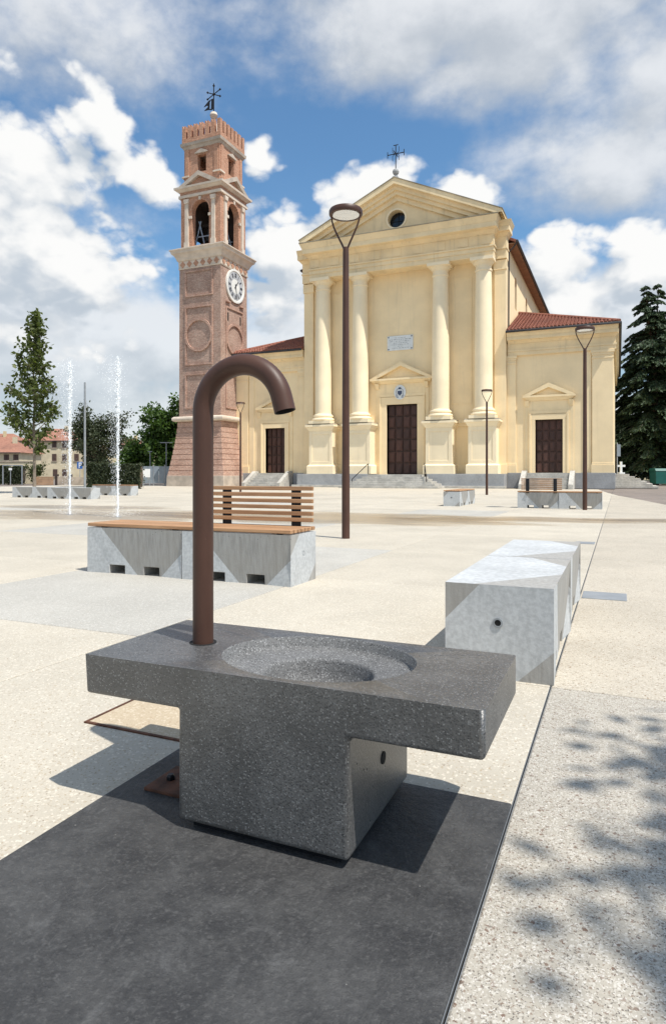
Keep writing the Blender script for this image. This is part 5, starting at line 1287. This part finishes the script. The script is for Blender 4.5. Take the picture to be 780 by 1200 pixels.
# ------------------------------------------------------------------ houses
def house(label, x0, x1, d, zeave, zridge, depth, wallm, rows, hips=True, wsize=(.85, 1.35), group=None, extra_z=0):
    a = at(x0, d); t = thing('house', label, 'house', (*a, 0), YAW, group); Wd = (x1-x0)/FPX*d
    q = MB(); q.box(0, Wd, 0, depth, 0, zeave); w_ = q.build('wall', wallm, t)
    o_ = .45; ins = min(Wd*.42, depth*.55) if hips else 0; q = MB()
    V_ = [(-o_, -o_, zeave), (Wd+o_, -o_, zeave), (Wd+o_, depth+o_, zeave), (-o_, depth+o_, zeave), (ins, depth/2, zridge), (Wd-ins, depth/2, zridge)]
    q.add(V_, [(0, 1, 5, 4), (1, 2, 5), (2, 3, 4, 5), (3, 0, 4), (3, 2, 1, 0)]); rf_ = q.build('roof', 'roof_tile_far', t)
    q = MB(); q.box(Wd*.62, Wd*.62+.6, depth*.35, depth*.35+.5, (zeave+zridge)/2, zridge+.5); q.build('chimney', wallm, rf_)
    q = MB(); q.box(-o_, Wd+o_, -o_-.08, -o_+.02, zeave-.14, zeave+.02); q.build('gutter', 'gutter', rf_)
    for (px, py) in rows:
        u = (px-x0)/FPX*d; z = zat(py, d); q = MB(); q.box(u-wsize[0]/2, u+wsize[0]/2, -.06, .04, z-wsize[1]/2, z+wsize[1]/2); wd_ = q.build('window', 'shutter', t)
        q = MB(); q.box(u-wsize[0]/2-.12, u+wsize[0]/2+.12, -.14, -.002, z-wsize[1]/2-.14, z-wsize[1]/2-.001); q.build('sill', 'wall_stone', wd_)
        q = MB(); q.box(u-.02, u+.02, -.07, -.061, z-wsize[1]/2, z+wsize[1]/2); q.build('shutter_gap', 'black_hole', wd_)
    return t
house('old three-storey cream house with brown shutters and hipped red roof behind the young tree', 22, 96, 125, 7.4, 10.0, 9, 'house_cream',
      [(46, 536), (64, 536), (76, 536), (90, 536), (64, 520.5), (76, 520.5), (90, 521), (46, 554), (65, 554), (76, 554), (32, 522), (32, 537)])
house('cream house with low red roof behind the dark evergreen tree', 118, 172, 122, 6.5, 7.9, 8, 'house_yellow', [(143, 537), (156, 537), (143, 526), (156, 526)])
house('low house with big red roof at the far left before the three-storey house', -24, 22.5, 104, 4.45, 6.6, 8, 'house_cream', [(8, 536), (22-3, 536)], wsize=(.8, .9))
house('long red roofed house far behind the young tree', -60, 30, 150, 7.3, 10.6, 9, 'house_yellow', [(-10, 530), (5, 530)])
hx = house('pale far house glimpsed between the trunks beside the cedar', 742, 760, 116, 3.2, 4.6, 6, 'house_cream', [(748, 549)], hips=False)

# ------------------------------------------------------------------ right edge
cx_, cy_ = at(768, 58); wc = thing('waste_container', 'teal plastic waste container in shade under the cedars', 'container', (cx_, cy_, 0), YAW)
q = MB(); q.frust((0, 1.9, 0, 1.1), (-.06, 1.96, -.06, 1.16), .12, 1.25); q.build('bin_body', 'teal_plastic', wc, bevel=.03)
q = MB(); q.prism([(-.10, 1.26), (1.22, 1.26), (1.1, 1.5), (.1, 1.5)], lambda u, z, d: (d, u, z), -.08, 1.98); q.build('lid', 'teal_plastic', wc, bevel=.03)
for xx in (.15, 1.65): q = MB(); q.lathe([(.10, -.04), (.12, 0), (.10, .04)], seg=12); o = q.build('wheel', 'black_hole', wc, loc=(xx, .1, .12)); o.rotation_euler = (rad(90), 0, 0)
cx_, cy_ = at(722.5, 46.5); t = post('post_sign', 'thin pole with a narrow blue sign at the corner of the church wing', 'sign', (cx_, cy_), 3.2, .035, .03, 'grey_steel'); t.rotation_euler = (0, 0, YAW)
q = MB(); q.box(-.04, .22, -.05, -.036, 2.25, 3.1); q.build('sign_board', 'grey_metal_sheet', t)
cx_, cy_ = at(727, 52.5); mc = thing('stone_cross', 'small white stone cross on a block beside the low side stair', 'cross', (cx_, cy_, .988), YAW)
q = MB(); q.box(-.22, .22, -.22, .22, 0, .14); q.build('block', 'marble_white', mc, bevel=.01); q = MB(); q.box(-.08, .08, -.06, .06, .14, 1.0); q.box(-.32, .32, -.055, .055, .58, .74); q.build('cross', 'marble_white', mc)
